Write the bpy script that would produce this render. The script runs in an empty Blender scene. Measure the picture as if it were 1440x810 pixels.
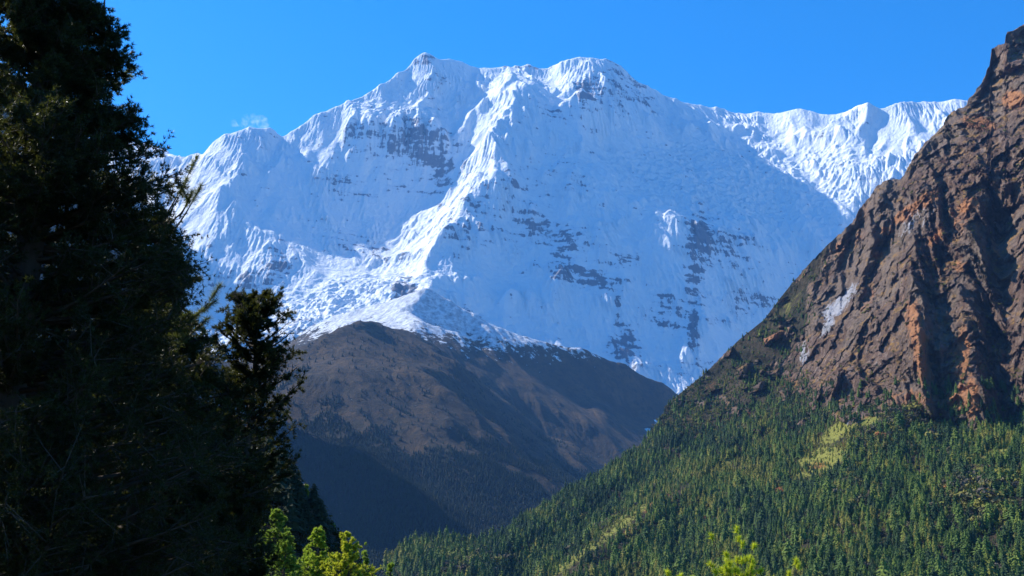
import bpy, math, random
import numpy as np
from mathutils import Vector, Matrix
from mathutils.geometry import delaunay_2d_cdt

scene = bpy.context.scene
COL = scene.collection
rad = math.radians

# ------------------------------------------------------------------ camera
PITCH = rad(12.0)
FPX = 1544.0                     # focal length in photograph pixels (1440 wide)
cam_data = bpy.data.cameras.new('camera')
cam_data.sensor_width = 36.0
cam_data.lens = 36.0 * FPX / 1440.0
cam_data.clip_start = 0.1
cam_data.clip_end = 90000.0
cam = bpy.data.objects.new('camera', cam_data)
cam.location = (0, 0, 0)
cam.rotation_euler = (rad(90) + PITCH, 0, 0)
COL.objects.link(cam)
scene.camera = cam

# ------------------------------------------------------------------ light
SUN_AZ = -62.0                   # degrees, clockwise from the view direction (+Y): sun stands to the left, ahead
SUN_EL = 40.0
S = Vector((math.sin(rad(SUN_AZ)) * math.cos(rad(SUN_EL)), math.cos(rad(SUN_AZ)) * math.cos(rad(SUN_EL)), math.sin(rad(SUN_EL))))
sd = bpy.data.lights.new('sun', 'SUN')
sd.energy = 4.6
sd.angle = rad(0.53)
sd.color = (1.0, 0.945, 0.86)
sun = bpy.data.objects.new('sun', sd)
sun.rotation_euler = S.to_track_quat('Z', 'Y').to_euler()
COL.objects.link(sun)

world = bpy.data.worlds.new('World')
scene.world = world
world.use_nodes = True
wn = world.node_tree.nodes
wl = world.node_tree.links
bg = wn['Background']
sky = wn.new('ShaderNodeTexSky')
sky.sky_type = 'NISHITA'
sky.sun_disc = False
sky.sun_elevation = rad(SUN_EL)
sky.sun_rotation = rad(SUN_AZ)
sky.altitude = 3400
sky.air_density = 1.0
sky.dust_density = 1.0
sky.ozone_density = 4.0
hs = wn.new('ShaderNodeHueSaturation')
hs.inputs['Saturation'].default_value = 1.35
wl.new(sky.outputs[0], hs.inputs['Color'])
wl.new(hs.outputs[0], bg.inputs['Color'])
bg.inputs['Strength'].default_value = 0.15

scene.view_settings.view_transform = 'Standard'
scene.view_settings.look = 'None'
scene.view_settings.exposure = 0.95
scene.view_settings.gamma = 1.0
scene.view_settings.use_curve_mapping = False
scene.render.engine = 'CYCLES'
cy = scene.cycles
cy.use_denoising = True
cy.denoising_prefilter = 'ACCURATE'
cy.max_bounces = 6
cy.diffuse_bounces = 3
cy.glossy_bounces = 2
cy.transmission_bounces = 3
cy.transparent_max_bounces = 8
cy.volume_bounces = 0
cy.caustics_reflective = False
cy.caustics_refractive = False

# ------------------------------------------------------------------ helpers: projection, noise, grids
cp, sp_ = math.cos(PITCH), math.sin(PITCH)

def P(px, py, Y):
    """world point seen at photograph pixel (px, py) whose distance ahead of the camera is Y metres"""
    u = (np.asarray(px, float) - 720) / FPX
    v = (405 - np.asarray(py, float)) / FPX
    dy = cp - v * sp_
    dz = sp_ + v * cp
    return u * Y / dy, Y + 0 * u, dz * Y / dy

def proj(x, y, z):
    f = y * cp + z * sp_
    g = -y * sp_ + z * cp
    return 720 + FPX * x / f, 405 - FPX * g / f

_rng = np.random.RandomState(7)
_perm = _rng.permutation(256).astype(np.int32)
_perm = np.concatenate([_perm, _perm, _perm])
_g2 = np.stack([np.cos(np.arange(256) * 2.39996), np.sin(np.arange(256) * 2.39996)], 1).astype(np.float32)
_g3 = _rng.randn(256, 3).astype(np.float32)
_g3 /= np.linalg.norm(_g3, axis=1)[:, None]

def pn2(x, y, seed=0):
    x = np.asarray(x, np.float32) + seed * 17.13
    y = np.asarray(y, np.float32) + seed * 5.71
    xi = np.floor(x).astype(np.int32); yi = np.floor(y).astype(np.int32)
    xf = x - xi; yf = y - yi
    xi &= 255; yi &= 255
    u = xf * xf * xf * (xf * (xf * 6 - 15) + 10)
    v = yf * yf * yf * (yf * (yf * 6 - 15) + 10)
    def g(ix, iy, fx, fy):
        h = _perm[_perm[ix] + iy]
        gg = _g2[h]
        return gg[..., 0] * fx + gg[..., 1] * fy
    a = g(xi, yi, xf, yf); b = g(xi + 1, yi, xf - 1, yf)
    c = g(xi, yi + 1, xf, yf - 1); d = g(xi + 1, yi + 1, xf - 1, yf - 1)
    r = a + u * (b - a)
    s = c + u * (d - c)
    return (r + v * (s - r)) * 1.5

def fbm2(x, y, o=5, seed=0, gain=0.5):
    r = 0; a = 1.0; f = 1.0
    for i in range(o):
        r = r + a * pn2(x * f, y * f, seed + i)
        a *= gain; f *= 2.03
    return r

def ridge2(x, y, o=4, seed=0, gain=0.5):
    r = 0; a = 1.0; f = 1.0; w = 1.0
    for i in range(o):
        n = (1 - np.abs(pn2(x * f, y * f, seed + i)) * 1.6).clip(0) ** 2
        r = r + a * n * w
        w = (n * 1.3).clip(0, 1)
        a *= gain; f *= 2.1
    return r

def pn3(x, y, z, seed=0):
    x = np.asarray(x, np.float32) + seed * 17.13
    y = np.asarray(y, np.float32) + seed * 5.71
    z = np.asarray(z, np.float32) + seed * 9.37
    xi = np.floor(x).astype(np.int32); yi = np.floor(y).astype(np.int32); zi = np.floor(z).astype(np.int32)
    xf = x - xi; yf = y - yi; zf = z - zi
    xi &= 255; yi &= 255; zi &= 255
    u = xf * xf * (3 - 2 * xf); v = yf * yf * (3 - 2 * yf); w = zf * zf * (3 - 2 * zf)
    def g(i, j, k):
        h = _perm[_perm[_perm[xi + i] + yi + j] + zi + k]
        gg = _g3[h]
        return gg[..., 0] * (xf - i) + gg[..., 1] * (yf - j) + gg[..., 2] * (zf - k)
    def l(a, b, t): return a + t * (b - a)
    return l(l(l(g(0,0,0), g(1,0,0), u), l(g(0,1,0), g(1,1,0), u), v),
             l(l(g(0,0,1), g(1,0,1), u), l(g(0,1,1), g(1,1,1), u), v), w) * 1.6

def fbm3(x, y, z, o=4, seed=0, gain=0.5):
    r = 0; a = 1.0; f = 1.0
    for i in range(o):
        r = r + a * pn3(x * f, y * f, z * f, seed + i)
        a *= gain; f *= 2.03
    return r

def sstep(a, b, t):
    t = ((t - a) / (b - a)).clip(0, 1)
    return t * t * (3 - 2 * t)

def blur(H, r, n=3):
    """n box blurs of radius r cells"""
    for _ in range(n):
        for ax in (0, 1):
            Hp = np.concatenate([np.repeat(np.take(H, [0], ax), r + 1, ax), H, np.repeat(np.take(H, [-1], ax), r, ax)], ax)
            c = np.cumsum(Hp, ax, dtype=np.float64)
            m = 2 * r + 1
            if ax == 0: H = (c[m:] - c[:-m]) / m
            else: H = (c[:, m:] - c[:, :-m]) / m
    return H

def raster(pts, edges, X, Yg):
    """linear interpolation of pts (a, b, value) over the regular grid X (1d), Yg (1d), along a constrained Delaunay mesh"""
    pts = np.array(pts, float)
    vs, es, fs, ov, oe, of = delaunay_2d_cdt([Vector((p[0], p[1])) for p in pts], edges, [], 0, 1e-6)
    val = []
    for i, v in enumerate(vs):
        if ov[i]: val.append(pts[ov[i][0], 2])
        else:
            d = (pts[:, 0] - v.x) ** 2 + (pts[:, 1] - v.y) ** 2
            k = np.argsort(d)[:3]; w = 1 / (d[k] + 1e-6)
            val.append((pts[k, 2] * w).sum() / w.sum())
    out = np.full((len(Yg), len(X)), np.nan)
    x0, dx = X[0], X[1] - X[0]; y0, dy = Yg[0], Yg[1] - Yg[0]
    for f in fs:
        a, b, c = [vs[i] for i in f]
        va, vb, vc = [val[i] for i in f]
        i0 = max(0, int(math.floor((min(a.x, b.x, c.x) - x0) / dx))); i1 = min(len(X) - 1, int(math.ceil((max(a.x, b.x, c.x) - x0) / dx)))
        j0 = max(0, int(math.floor((min(a.y, b.y, c.y) - y0) / dy))); j1 = min(len(Yg) - 1, int(math.ceil((max(a.y, b.y, c.y) - y0) / dy)))
        if i1 < i0 or j1 < j0: continue
        xx, yy = np.meshgrid(X[i0:i1 + 1], Yg[j0:j1 + 1])
        det = (b.y - c.y) * (a.x - c.x) + (c.x - b.x) * (a.y - c.y)
        if abs(det) < 1e-9: continue
        l1 = ((b.y - c.y) * (xx - c.x) + (c.x - b.x) * (yy - c.y)) / det
        l2 = ((c.y - a.y) * (xx - c.x) + (a.x - c.x) * (yy - c.y)) / det
        l3 = 1 - l1 - l2
        m = (l1 >= -1e-6) & (l2 >= -1e-6) & (l3 >= -1e-6)
        sub = out[j0:j1 + 1, i0:i1 + 1]
        sub[m] = (l1 * va + l2 * vb + l3 * vc)[m]
    if np.isnan(out).any():
        out[np.isnan(out)] = np.nanmin(out)
    return out

def erode(H, cell, batches, n, steps, seed=1, inertia=0.25, cap=3.0, er=0.25, dep=0.25, minslope=0.02, weight=None):
    """droplet erosion, all droplets of a batch at once; H in metres"""
    r = np.random.RandomState(seed)
    H = (H / cell).astype(np.float64)
    ny, nx = H.shape
    for b in range(batches):
        x = r.uniform(1, nx - 3, n); y = r.uniform(1, ny - 3, n)
        dx = np.zeros(n); dy = np.zeros(n); s = np.zeros(n); v = np.ones(n); w = np.ones(n)
        for t in range(steps):
            ix = x.astype(np.int64); iy = y.astype(np.int64)
            u = x - ix; q = y - iy
            k = iy * nx + ix
            Hf = H.ravel()
            a = Hf[k]; bb = Hf[k + 1]; c = Hf[k + nx]; d = Hf[k + nx + 1]
            gx = (bb - a) * (1 - q) + (d - c) * q
            gy = (c - a) * (1 - u) + (d - bb) * u
            h = a * (1 - u) * (1 - q) + bb * u * (1 - q) + c * (1 - u) * q + d * u * q
            dx = dx * inertia - gx * (1 - inertia); dy = dy * inertia - gy * (1 - inertia)
            l = np.sqrt(dx * dx + dy * dy) + 1e-9
            dx /= l; dy /= l
            x2 = (x + dx).clip(1, nx - 3); y2 = (y + dy).clip(1, ny - 3)
            ix2 = x2.astype(np.int64); iy2 = y2.astype(np.int64); u2 = x2 - ix2; q2 = y2 - iy2; k2 = iy2 * nx + ix2
            h2 = Hf[k2] * (1 - u2) * (1 - q2) + Hf[k2 + 1] * u2 * (1 - q2) + Hf[k2 + nx] * (1 - u2) * q2 + Hf[k2 + nx + 1] * u2 * q2
            dh = h2 - h
            C = np.maximum(-dh, minslope) * v * w * cap * 0.1
            up = dh > 0
            over = (s > C) | up
            amt_d = np.where(up, np.minimum(dh, s), (s - C) * dep)
            amt_e = np.minimum((C - s) * er, np.maximum(-dh, 0))
            if weight is not None: amt_e = amt_e * weight.ravel()[k]
            amt = np.where(over, amt_d, -amt_e)
            alive = (x > 2) & (x < nx - 4) & (y > 2) & (y < ny - 4)
            amt = np.where(alive, amt, 0).clip(-0.6, 0.6)
            s = np.where(alive, s - amt, 0)
            D = np.bincount(np.concatenate([k, k + 1, k + nx, k + nx + 1]),
                            np.concatenate([amt * (1 - u) * (1 - q), amt * u * (1 - q), amt * (1 - u) * q, amt * u * q]), nx * ny)
            H = H + D.reshape(ny, nx)
            v = np.sqrt(np.maximum(v * v - dh, 0.01)).clip(0, 4); w *= 0.985
            x, y = x2, y2
    return H * cell

def mesh_grid(name, X, Y, Z, attrs=None, mat=None, smooth=True, flip=False):
    """X, Y, Z: (rows, cols) arrays -> one mesh object"""
    ny, nx = Z.shape
    co = np.stack([X, Y, Z], -1).reshape(-1, 3).astype(np.float32)
    idx = np.arange(nx * ny, dtype=np.int32).reshape(ny, nx)
    a, b, c, d = idx[:-1, :-1], idx[:-1, 1:], idx[1:, 1:], idx[1:, :-1]
    quads = np.stack([a, b, c, d] if not flip else [a, d, c, b], -1).reshape(-1, 4)
    return raw_mesh(name, co, quads, attrs, mat, smooth)

def raw_mesh(name, co, faces, attrs=None, mat=None, smooth=False, parent=None, link=True):
    me = bpy.data.meshes.new(name)
    nf, k = faces.shape
    me.vertices.add(len(co)); me.vertices.foreach_set('co', np.ascontiguousarray(co, np.float32).ravel())
    me.loops.add(nf * k); me.loops.foreach_set('vertex_index', np.ascontiguousarray(faces, np.int32).ravel())
    me.polygons.add(nf)
    me.polygons.foreach_set('loop_start', np.arange(0, nf * k, k, dtype=np.int32))
    me.polygons.foreach_set('loop_total', np.full(nf, k, np.int32))
    me.polygons.foreach_set('use_smooth', np.full(nf, smooth, bool))
    me.update(calc_edges=True)
    for an, arr in (attrs or {}).items():
        arr = np.asarray(arr, np.float32)
        if arr.ndim == 2 and arr.shape[-1] == 3 and arr.shape[0] == len(co):
            at = me.attributes.new(an, 'FLOAT_VECTOR', 'POINT'); at.data.foreach_set('vector', np.ascontiguousarray(arr).ravel())
        else:
            at = me.attributes.new(an, 'FLOAT', 'POINT'); at.data.foreach_set('value', np.ascontiguousarray(arr).ravel())
    if mat: me.materials.append(mat)
    o = bpy.data.objects.new(name, me)
    if link: COL.objects.link(o)
    if parent: o.parent = parent
    return o

def tag(o, label=None, cat=None, group=None, kind=None):
    if label: o['label'] = label
    if cat: o['category'] = cat
    if group: o['group'] = group
    if kind: o['kind'] = kind
    return o

# ------------------------------------------------------------------ materials
class NT:
    def __init__(s, name):
        s.m = bpy.data.materials.new(name); s.m.use_nodes = True
        s.t = s.m.node_tree; s.b = s.t.nodes['Principled BSDF']; s.b.inputs['Roughness'].default_value = 0.9
        s.b.inputs['Specular IOR Level'].default_value = 0.2
        s.geo = s.t.nodes.new('ShaderNodeNewGeometry')
        s.pos = s.geo.outputs['Position']
    def lk(s, a, b): s.t.links.new(a, b)
    def attr(s, n):
        a = s.t.nodes.new('ShaderNodeAttribute'); a.attribute_name = n; return a.outputs['Fac']
    def attrv(s, n):
        a = s.t.nodes.new('ShaderNodeAttribute'); a.attribute_name = n; return a.outputs['Vector']
    def val(s, sock, v):
        if hasattr(v, 'links') or hasattr(v, 'is_linked'): s.lk(v, sock)
        else: sock.default_value = v
    def math(s, op, a, b=0.0, c=None, clamp=False):
        n = s.t.nodes.new('ShaderNodeMath'); n.operation = op; n.use_clamp = clamp
        s.val(n.inputs[0], a); s.val(n.inputs[1], b)
        if c is not None: s.val(n.inputs[2], c)
        return n.outputs[0]
    def noise(s, scale, detail=6, rough=0.55, vec=None, dist=0.0, stretch=None):
        n = s.t.nodes.new('ShaderNodeTexNoise'); n.inputs['Scale'].default_value = scale; n.inputs['Detail'].default_value = detail
        n.inputs['Roughness'].default_value = rough; n.inputs['Distortion'].default_value = dist
        v = vec or s.pos
        if stretch:
            mp = s.t.nodes.new('ShaderNodeMapping'); mp.inputs['Scale'].default_value = stretch[:3]
            if len(stretch) > 3: mp.inputs['Rotation'].default_value = stretch[3:]
            s.lk(v, mp.inputs['Vector']); v = mp.outputs[0]
        s.lk(v, n.inputs['Vector'])
        return n.outputs['Fac']
    def voro(s, scale, stretch=None, feature='F1', out='Distance', rnd=1.0):
        n = s.t.nodes.new('ShaderNodeTexVoronoi'); n.inputs['Scale'].default_value = scale; n.feature = feature
        n.inputs['Randomness'].default_value = rnd
        v = s.pos
        if stretch:
            mp = s.t.nodes.new('ShaderNodeMapping'); mp.inputs['Scale'].default_value = stretch[:3]
            s.lk(v, mp.inputs['Vector']); v = mp.outputs[0]
        s.lk(v, n.inputs['Vector'])
        return n.outputs[out]
    def ss(s, v, a, b):
        n = s.t.nodes.new('ShaderNodeMapRange'); n.interpolation_type = 'SMOOTHSTEP'
        s.lk(v, n.inputs['Value']); n.inputs['From Min'].default_value = a; n.inputs['From Max'].default_value = b
        return n.outputs[0]
    def mix(s, f, a, b):
        n = s.t.nodes.new('ShaderNodeMix'); n.data_type = 'RGBA'
        s.val(n.inputs['Factor'], f)
        for k, v in (('A', a), ('B', b)):
            sock = [i for i in n.inputs if i.name == k and i.type == 'RGBA'][0]
            if isinstance(v, (tuple, list)): sock.default_value = (*v[:3], 1)
            else: s.lk(v, sock)
        return [o for o in n.outputs if o.type == 'RGBA'][0]
    def ramp(s, v, stops):
        n = s.t.nodes.new('ShaderNodeValToRGB'); s.lk(v, n.inputs[0])
        e = n.color_ramp.elements
        while len(e) < len(stops): e.new(0.5)
        for el, (p, c) in zip(e, stops): el.position = p; el.color = (*c, 1)
        return n.outputs[0]
    def bump(s, h, strength, dist, normal=None):
        n = s.t.nodes.new('ShaderNodeBump'); n.inputs['Strength'].default_value = strength; n.inputs['Distance'].default_value = dist
        s.lk(h, n.inputs['Height'])
        if normal: s.lk(normal, n.inputs['Normal'])
        return n.outputs[0]
    def out(s, col, normal=None, rough=None):
        s.val(s.b.inputs['Base Color'], col if not isinstance(col, tuple) else (*col, 1))
        if normal: s.lk(normal, s.b.inputs['Normal'])
        if rough is not None: s.b.inputs['Roughness'].default_value = rough
        return s.m

def blobs(px, py, lst):
    """soft elliptical regions (centre x, y, radius x, y, angle deg, weight), combined by maximum"""
    r = np.zeros_like(px)
    for (cx, cy_, rx, ry, ang, w) in lst:
        c, s_ = math.cos(rad(ang)), math.sin(rad(ang))
        dx, dy = px - cx, py - cy_
        a = (dx * c + dy * s_) / rx; b = (-dx * s_ + dy * c) / ry
        r = np.maximum(r, w * np.exp(-(a * a + b * b) ** 1.5))
    return r
# ------------------------------------------------------------------ the snow mountain
def expand(lines, singles):
    pts, edges = [], []
    for ln in lines:
        for i, (px, py, Y) in enumerate(ln):
            x, y, z = P(px, py, Y * 1000.0)
            pts.append((float(x), float(y), float(z)))
            if i: edges.append((len(pts) - 2, len(pts) - 1))
    for (px, py, Y) in singles:
        x, y, z = P(px, py, Y * 1000.0)
        pts.append((float(x), float(y), float(z)))
    return pts, edges

SKY = [(-300, 180, 11.4), (0, 195, 11.3), (150, 190, 11.2), (213, 203, 11.1), (240, 213, 10.9), (268, 222, 10.6), (287, 213, 9.75), (300, 198, 9.7), (312, 187, 9.7), (340, 180, 9.75), (380, 175, 9.85), (398, 188, 9.95),
       (417, 187, 9.95), (440, 157, 10.05), (487, 141, 10.15), (517, 125, 10.3), (537, 113, 10.35), (562, 95, 10.45), (585, 77, 10.6), (595, 71, 10.6), (617, 79, 10.7), (640, 81, 10.8),
       (680, 92, 10.95), (715, 92, 11.0), (743, 88, 11.0), (764, 94, 10.95), (790, 82, 10.75), (830, 76, 10.75), (853, 80, 10.8), (870, 88, 10.85), (893, 104, 10.95),
       (933, 130, 11.15), (967, 143, 11.3), (1005, 149, 11.4), (1040, 156, 11.4), (1062, 160, 11.4), (1085, 157, 11.3), (1107, 153, 11.15), (1126, 150, 11.05), (1147, 152, 11.0),
       (1191, 153, 10.8), (1207, 146, 10.6), (1223, 139, 10.45), (1264, 137, 10.4), (1319, 140, 10.4), (1356, 139, 10.3), (1500, 125, 10.2), (1750, 110, 10.0)]
LN = [SKY,
      # central spur, its crest down to the foot
      [(715, 92, 11.0), (722, 114, 9.95), (712, 130, 9.85), (702, 160, 9.6), (694, 195, 9.3), (696, 232, 8.95), (664, 262, 8.8), (641, 300, 8.5), (612, 340, 8.2), (592, 384, 7.95), (604, 404, 7.6), (590, 430, 7.4), (600, 480, 7.1)],
      # edge of the right face falling away from the spur head
      [(722, 114, 9.95), (773, 155, 9.9), (813, 192, 9.7), (847, 240, 9.4), (875, 274, 9.15), (930, 297, 8.98), (976, 306, 9.02), (1040, 328, 9.15), (1090, 350, 9.2), (1140, 375, 9.2)],
      # small dark subpeak under the right summit
      [(790, 134, 10.3), (820, 117, 10.1), (850, 142, 10.2)],
      [(870, 88, 10.85), (868, 105, 10.55), (858, 132, 10.25)],
      [(-300, 120, 9.6), (-100, 110, 9.2), (40, 130, 8.9), (110, 170, 8.8), (150, 230, 8.7), (175, 300, 8.6)],  # unseen ridge behind the left trees, added to shade the lower left wall
      [(-300, 180, 10.4), (0, 210, 10.2), (150, 240, 10.2)],
      [(595, 71, 10.6), (612, 95, 10.4), (606, 120, 10.2), (590, 146, 10.0)],
      [(487, 141, 10.15), (492, 152, 10.0), (486, 168, 9.8)],
      [(486, 168, 9.8), (530, 166, 9.78), (575, 170, 9.76), (610, 178, 9.8), (640, 186, 9.9)],
      [(505, 140, 10.22), (540, 146, 10.16), (575, 152, 10.16), (625, 150, 10.2), (665, 138, 10.2)],
      # rib with rocks in the lower left
      [(398, 188, 9.95), (365, 240, 9.35), (345, 300, 8.85), (392, 350, 8.5), (385, 400, 8.2), (372, 432, 7.95)],
      [(487, 141, 10.15), (470, 200, 9.8), (430, 260, 9.4), (470, 330, 9.0)],
      # dark buttress right and its foot
      [(976, 306, 9.02), (972, 350, 8.74), (980, 400, 8.52), (985, 450, 8.22), (975, 490, 8.0)],
      # lower middle rib
      [(740, 330, 8.7), (800, 385, 8.35), (850, 400, 8.3), (905, 430, 8.24), (930, 480, 8.0)],
      # gully right of the wall against the spur
      [(645, 175, 10.05), (632, 215, 9.75), (632, 255, 9.5), (605, 318, 9.05), (575, 378, 8.45)],
      # foot of the wall / top of the glacier
      [(230, 460, 8.1), (300, 440, 8.05), (372, 432, 7.95), (420, 415, 8.1), (470, 392, 8.3), (520, 388, 8.35), (575, 388, 8.25)],
      # glacier snout
      [(230, 500, 7.2), (300, 490, 7.3), (370, 480, 7.35), (420, 462, 7.45), (480, 446, 7.55), (540, 446, 7.5), (560, 440, 7.5)],
      # right lit wall rib and its foot
      [(1107, 153, 11.15), (1104, 200, 10.75), (1130, 240, 10.3), (1165, 275, 9.9), (1215, 310, 9.55)],
      [(1223, 139, 10.45), (1205, 190, 10.2), (1195, 240, 9.9), (1200, 290, 9.6)],
      [(1300, 139, 10.4), (1290, 190, 10.0), (1255, 250, 9.6)],
      ]
SG = [(340, 230, 9.3), (305, 260, 9.0), (290, 330, 8.6), (300, 390, 8.2), (260, 300, 8.9), (240, 380, 8.4),
      (500, 230, 9.65), (560, 230, 9.68), (600, 240, 9.66), (640, 118, 10.45), (545, 125, 10.32), (565, 128, 10.3), (570, 105, 10.5), (800, 100, 10.65), (775, 115, 10.75), (830, 100, 10.5), (900, 125, 10.95),
      (500, 300, 9.3), (560, 300, 9.42), (540, 350, 8.95), (450, 360, 8.65), (420, 320, 9.0),
      (690, 150, 10.0), (670, 200, 9.6), (660, 230, 9.35),
      (760, 240, 9.25), (790, 280, 8.95), (740, 290, 8.85), (700, 290, 8.7), (680, 350, 8.3), (640, 370, 8.15), (700, 400, 8.12), (650, 410, 7.85), (760, 440, 7.9), (700, 450, 7.86), (840, 330, 8.68),
      (900, 360, 8.62), (840, 440, 8.05), (860, 470, 7.95), (865, 505, 7.75), (800, 470, 7.85), (800, 520, 7.5), (900, 510, 7.75), (930, 350, 8.73), (940, 420, 8.3),
      (1030, 370, 8.85), (1040, 410, 8.7), (1040, 460, 8.45), (1000, 500, 8.1), (950, 512, 7.8), (960, 560, 7.5), (1100, 420, 8.9), (1120, 500, 8.6), (1020, 520, 8.05),
      (820, 160, 10.15), (860, 180, 10.15), (900, 190, 10.3), (850, 215, 9.95), (900, 250, 9.75), (950, 210, 10.35), (960, 260, 9.8), (1000, 220, 10.35), (1050, 210, 10.6), (1020, 270, 9.75), (1070, 280, 9.8), (1090, 240, 10.2), (1050, 310, 9.45), (1110, 320, 9.5),
      (1150, 345, 9.3), (1230, 300, 9.5), (1170, 180, 10.82), (1132, 178, 10.85), (1150, 182, 10.5), (1235, 160, 10.42), (1262, 174, 10.45), (1225, 210, 10.05), (1315, 165, 10.1), (1150, 212, 10.45), (1330, 200, 9.8), (1330, 260, 9.3), (1450, 300, 9.0), (1450, 500, 8.0), (1250, 450, 8.6), (1700, 300, 9.0), (1700, 600, 7.5), (1300, 600, 7.3), (1100, 620, 7.2),
      (-300, 350, 9.0), (0, 350, 8.2), (150, 420, 8.3), (205, 330, 9.0), (100, 300, 8.4), (0, 480, 8.0), (-300, 500, 8.0), (-300, 640, 7.0), (0, 600, 7.0), (200, 580, 6.9), (400, 560, 6.9), (600, 560, 6.8), (800, 600, 6.7), (950, 640, 6.7)]
def build_snow_mountain():
    cell = 8.0
    X = np.arange(-5600, 6400, cell); Y = np.arange(6700, 12400, cell)
    pts, edges = expand(LN, SG)
    n0 = len(SKY)
    for i in range(0, n0, 2):
        x, y, z = pts[i]
        k = (y + 900) / y
        pts.append((x * k, y + 900, z - 1000)); pts.append((x * (y + 2200) / y, y + 2200, z - 1900))
    for x in (-9000, 0, 9000):
        pts.append((x, 5500, 0)); pts.append((x, 15000, 1500))
    xx, yy = np.meshgrid(X, Y)
    wx = 45 * fbm2(xx / 420, yy / 420, 3, 3); wy = 45 * fbm2(xx / 420, yy / 420, 3, 13)
    H = raster(pts, edges, X, Y)
    # small warp so that facet edges wander
    jx = ((xx + wx - X[0]) / cell).clip(0, len(X) - 1.01); jy = ((yy + wy - Y[0]) / cell).clip(0, len(Y) - 1.01)
    # keep the skyline where it is: no warp close to it
    H0 = blur(H, 2, 2)
    skx = np.array([pts[i][0] for i in range(n0)]); sky_ = np.array([pts[i][1] for i in range(n0)])
    dsk = np.abs(yy - np.interp(xx, skx, sky_))
    ws = sstep(60, 450, dsk)
    jx = ((xx + wx * ws - X[0]) / cell).clip(0, len(X) - 1.01); jy = ((yy + wy * ws - Y[0]) / cell).clip(0, len(Y) - 1.01)
    ix = jx.astype(int); iy = jy.astype(int); u = jx - ix; v = jy - iy
    H = H0[iy, ix] * (1 - u) * (1 - v) + H0[iy, ix + 1] * u * (1 - v) + H0[iy + 1, ix] * (1 - u) * v + H0[iy + 1, ix + 1] * u * v
    px, py = proj(xx, yy, H)
    front = (yy < np.interp(xx, skx, sky_) + 150)
    # smoothness map: the glaciers and ice slopes stay calmer, the rocky ribs are rougher
    ice = blobs(px, py, [(1000, 250, 190, 60, 12, 1), (450, 440, 190, 42, -14, 1), (560, 150, 90, 14, 0, .8), (1180, 240, 60, 50, 40, 1), (1040, 430, 80, 45, 0, .5)])
    rough = 1 - 0.65 * ice
    amp = (0.35 + 0.65 * ws) * rough
    soft = blobs(px, py, [(880, 420, 200, 90, 10, 1), (400, 350, 190, 110, 0, 1), (560, 300, 120, 60, 0, .6)])
    amp = amp * (1 - 0.6 * soft)
    H = H + amp * (58 * (ridge2(xx / 620, yy / 620, 4, 21) - 0.9) + 24 * fbm2(xx / 230, yy / 230, 4, 31) + 34 * (ridge2(xx / 260 + 0.3 * pn2(xx / 300, yy / 300, 8), yy / 340, 3, 33) - 0.9))
    H = erode(H, cell, 5, 130000, 55, 3, inertia=0.3, cap=6.0, er=0.33, dep=0.3, weight=0.3 + 0.7 * rough)
    calm = sstep(-0.35, 0.45, fbm2(xx / 650, yy / 650, 3, 91) + 0.3 * ice)
    H = H * (1 - 0.8 * calm) + blur(H, 2, 2) * 0.8 * calm
    # fine relief put back on after the erosion
    H = H + amp * 5 * fbm2(xx / 60, yy / 60, 3, 41)
    # seracs and crevasses: terraced blocks on the icefalls
    bl = ridge2(xx / 120 + 0.6 * pn2(xx / 300, yy / 300, 5), yy / 60, 3, 51)
    H = H + ice * (26 * (bl - 0.8) + 9 * fbm2(xx / 42, yy / 30, 2, 61))
    H = H + ((yy > np.interp(xx, skx, sky_)) & (yy < 1e9)) * 0
    gx = np.gradient(H, cell, axis=1); gy = np.gradient(H, cell, axis=0)
    slope = np.sqrt(gx * gx + gy * gy)
    px, py = proj(xx, yy, H)
    # where the photographed wall shows bare rock
    reg = blobs(px, py, [(585, 205, 75, 42, 12, .62), (530, 262, 75, 22, -5, .45), (620, 240, 22, 40, 0, .75), (490, 255, 40, 14, 0, .5), (490, 205, 40, 25, -30, .35),
                         (775, 330, 75, 26, 25, .75), (820, 388, 75, 16, 12, .9), (700, 330, 60, 20, 50, .45), (985, 340, 22, 45, 0, 1.0), (1020, 350, 50, 30, 10, .6), (975, 400, 15, 50, 0, .8),
                         (975, 455, 10, 40, 0, .9), (875, 490, 28, 34, 0, 1.0), (940, 440, 40, 30, 10, .65), (885, 365, 25, 18, 0, .55), (868, 430, 5, 40, 0, .8), (385, 380, 30, 40, 25, .75), (350, 395, 50, 30, -20, .55),
                         (520, 350, 65, 16, 5, .55), (465, 325, 40, 25, 0, .3), (827, 125, 24, 20, 20, .85), (850, 130, 40, 20, 30, .4), (895, 130, 45, 25, 30, .45), (870, 105, 25, 25, 0, .4), (600, 83, 14, 8, 10, .6),
                         (610, 110, 30, 14, 20, .35), (790, 160, 30, 16, 20, .55), (660, 300, 30, 60, 30, .5), (570, 410, 22, 30, 0, .9), (740, 260, 60, 30, 40, .4), (800, 240, 50, 30, 45, .35),
                         (1060, 420, 40, 14, 10, .5), (1030, 440, 40, 14, -10, .35), (650, 440, 40, 12, 25, .5), (250, 420, 60, 60, 0, .4), (740, 95, 40, 8, 10, .4), (380, 470, 90, 18, -15, .4), (1000, 515, 60, 14, -8, .6)])
    strata = 1.15 * fbm2(px / 60 + H / 400, H / 48 + px / 70, 4, 71)
    spk = fbm2(xx / 55, H / 90, 3, 81)
    lap = blur(H, 3, 1) - H                                # hollow > 0, rib < 0
    rock = reg * 1.0 + 0.34 * strata + 0.30 * spk + 0.12 * (slope - 1.35).clip(-9, 2) - 0.14 * np.tanh(lap / 3) - 0.64
    rock = rock * front - 2.0 * (~front)
    o = mesh_grid('snow_mountain', xx, yy, H, {'rock': rock.ravel(), 'ice': ice.ravel()}, mat_snow())
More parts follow.
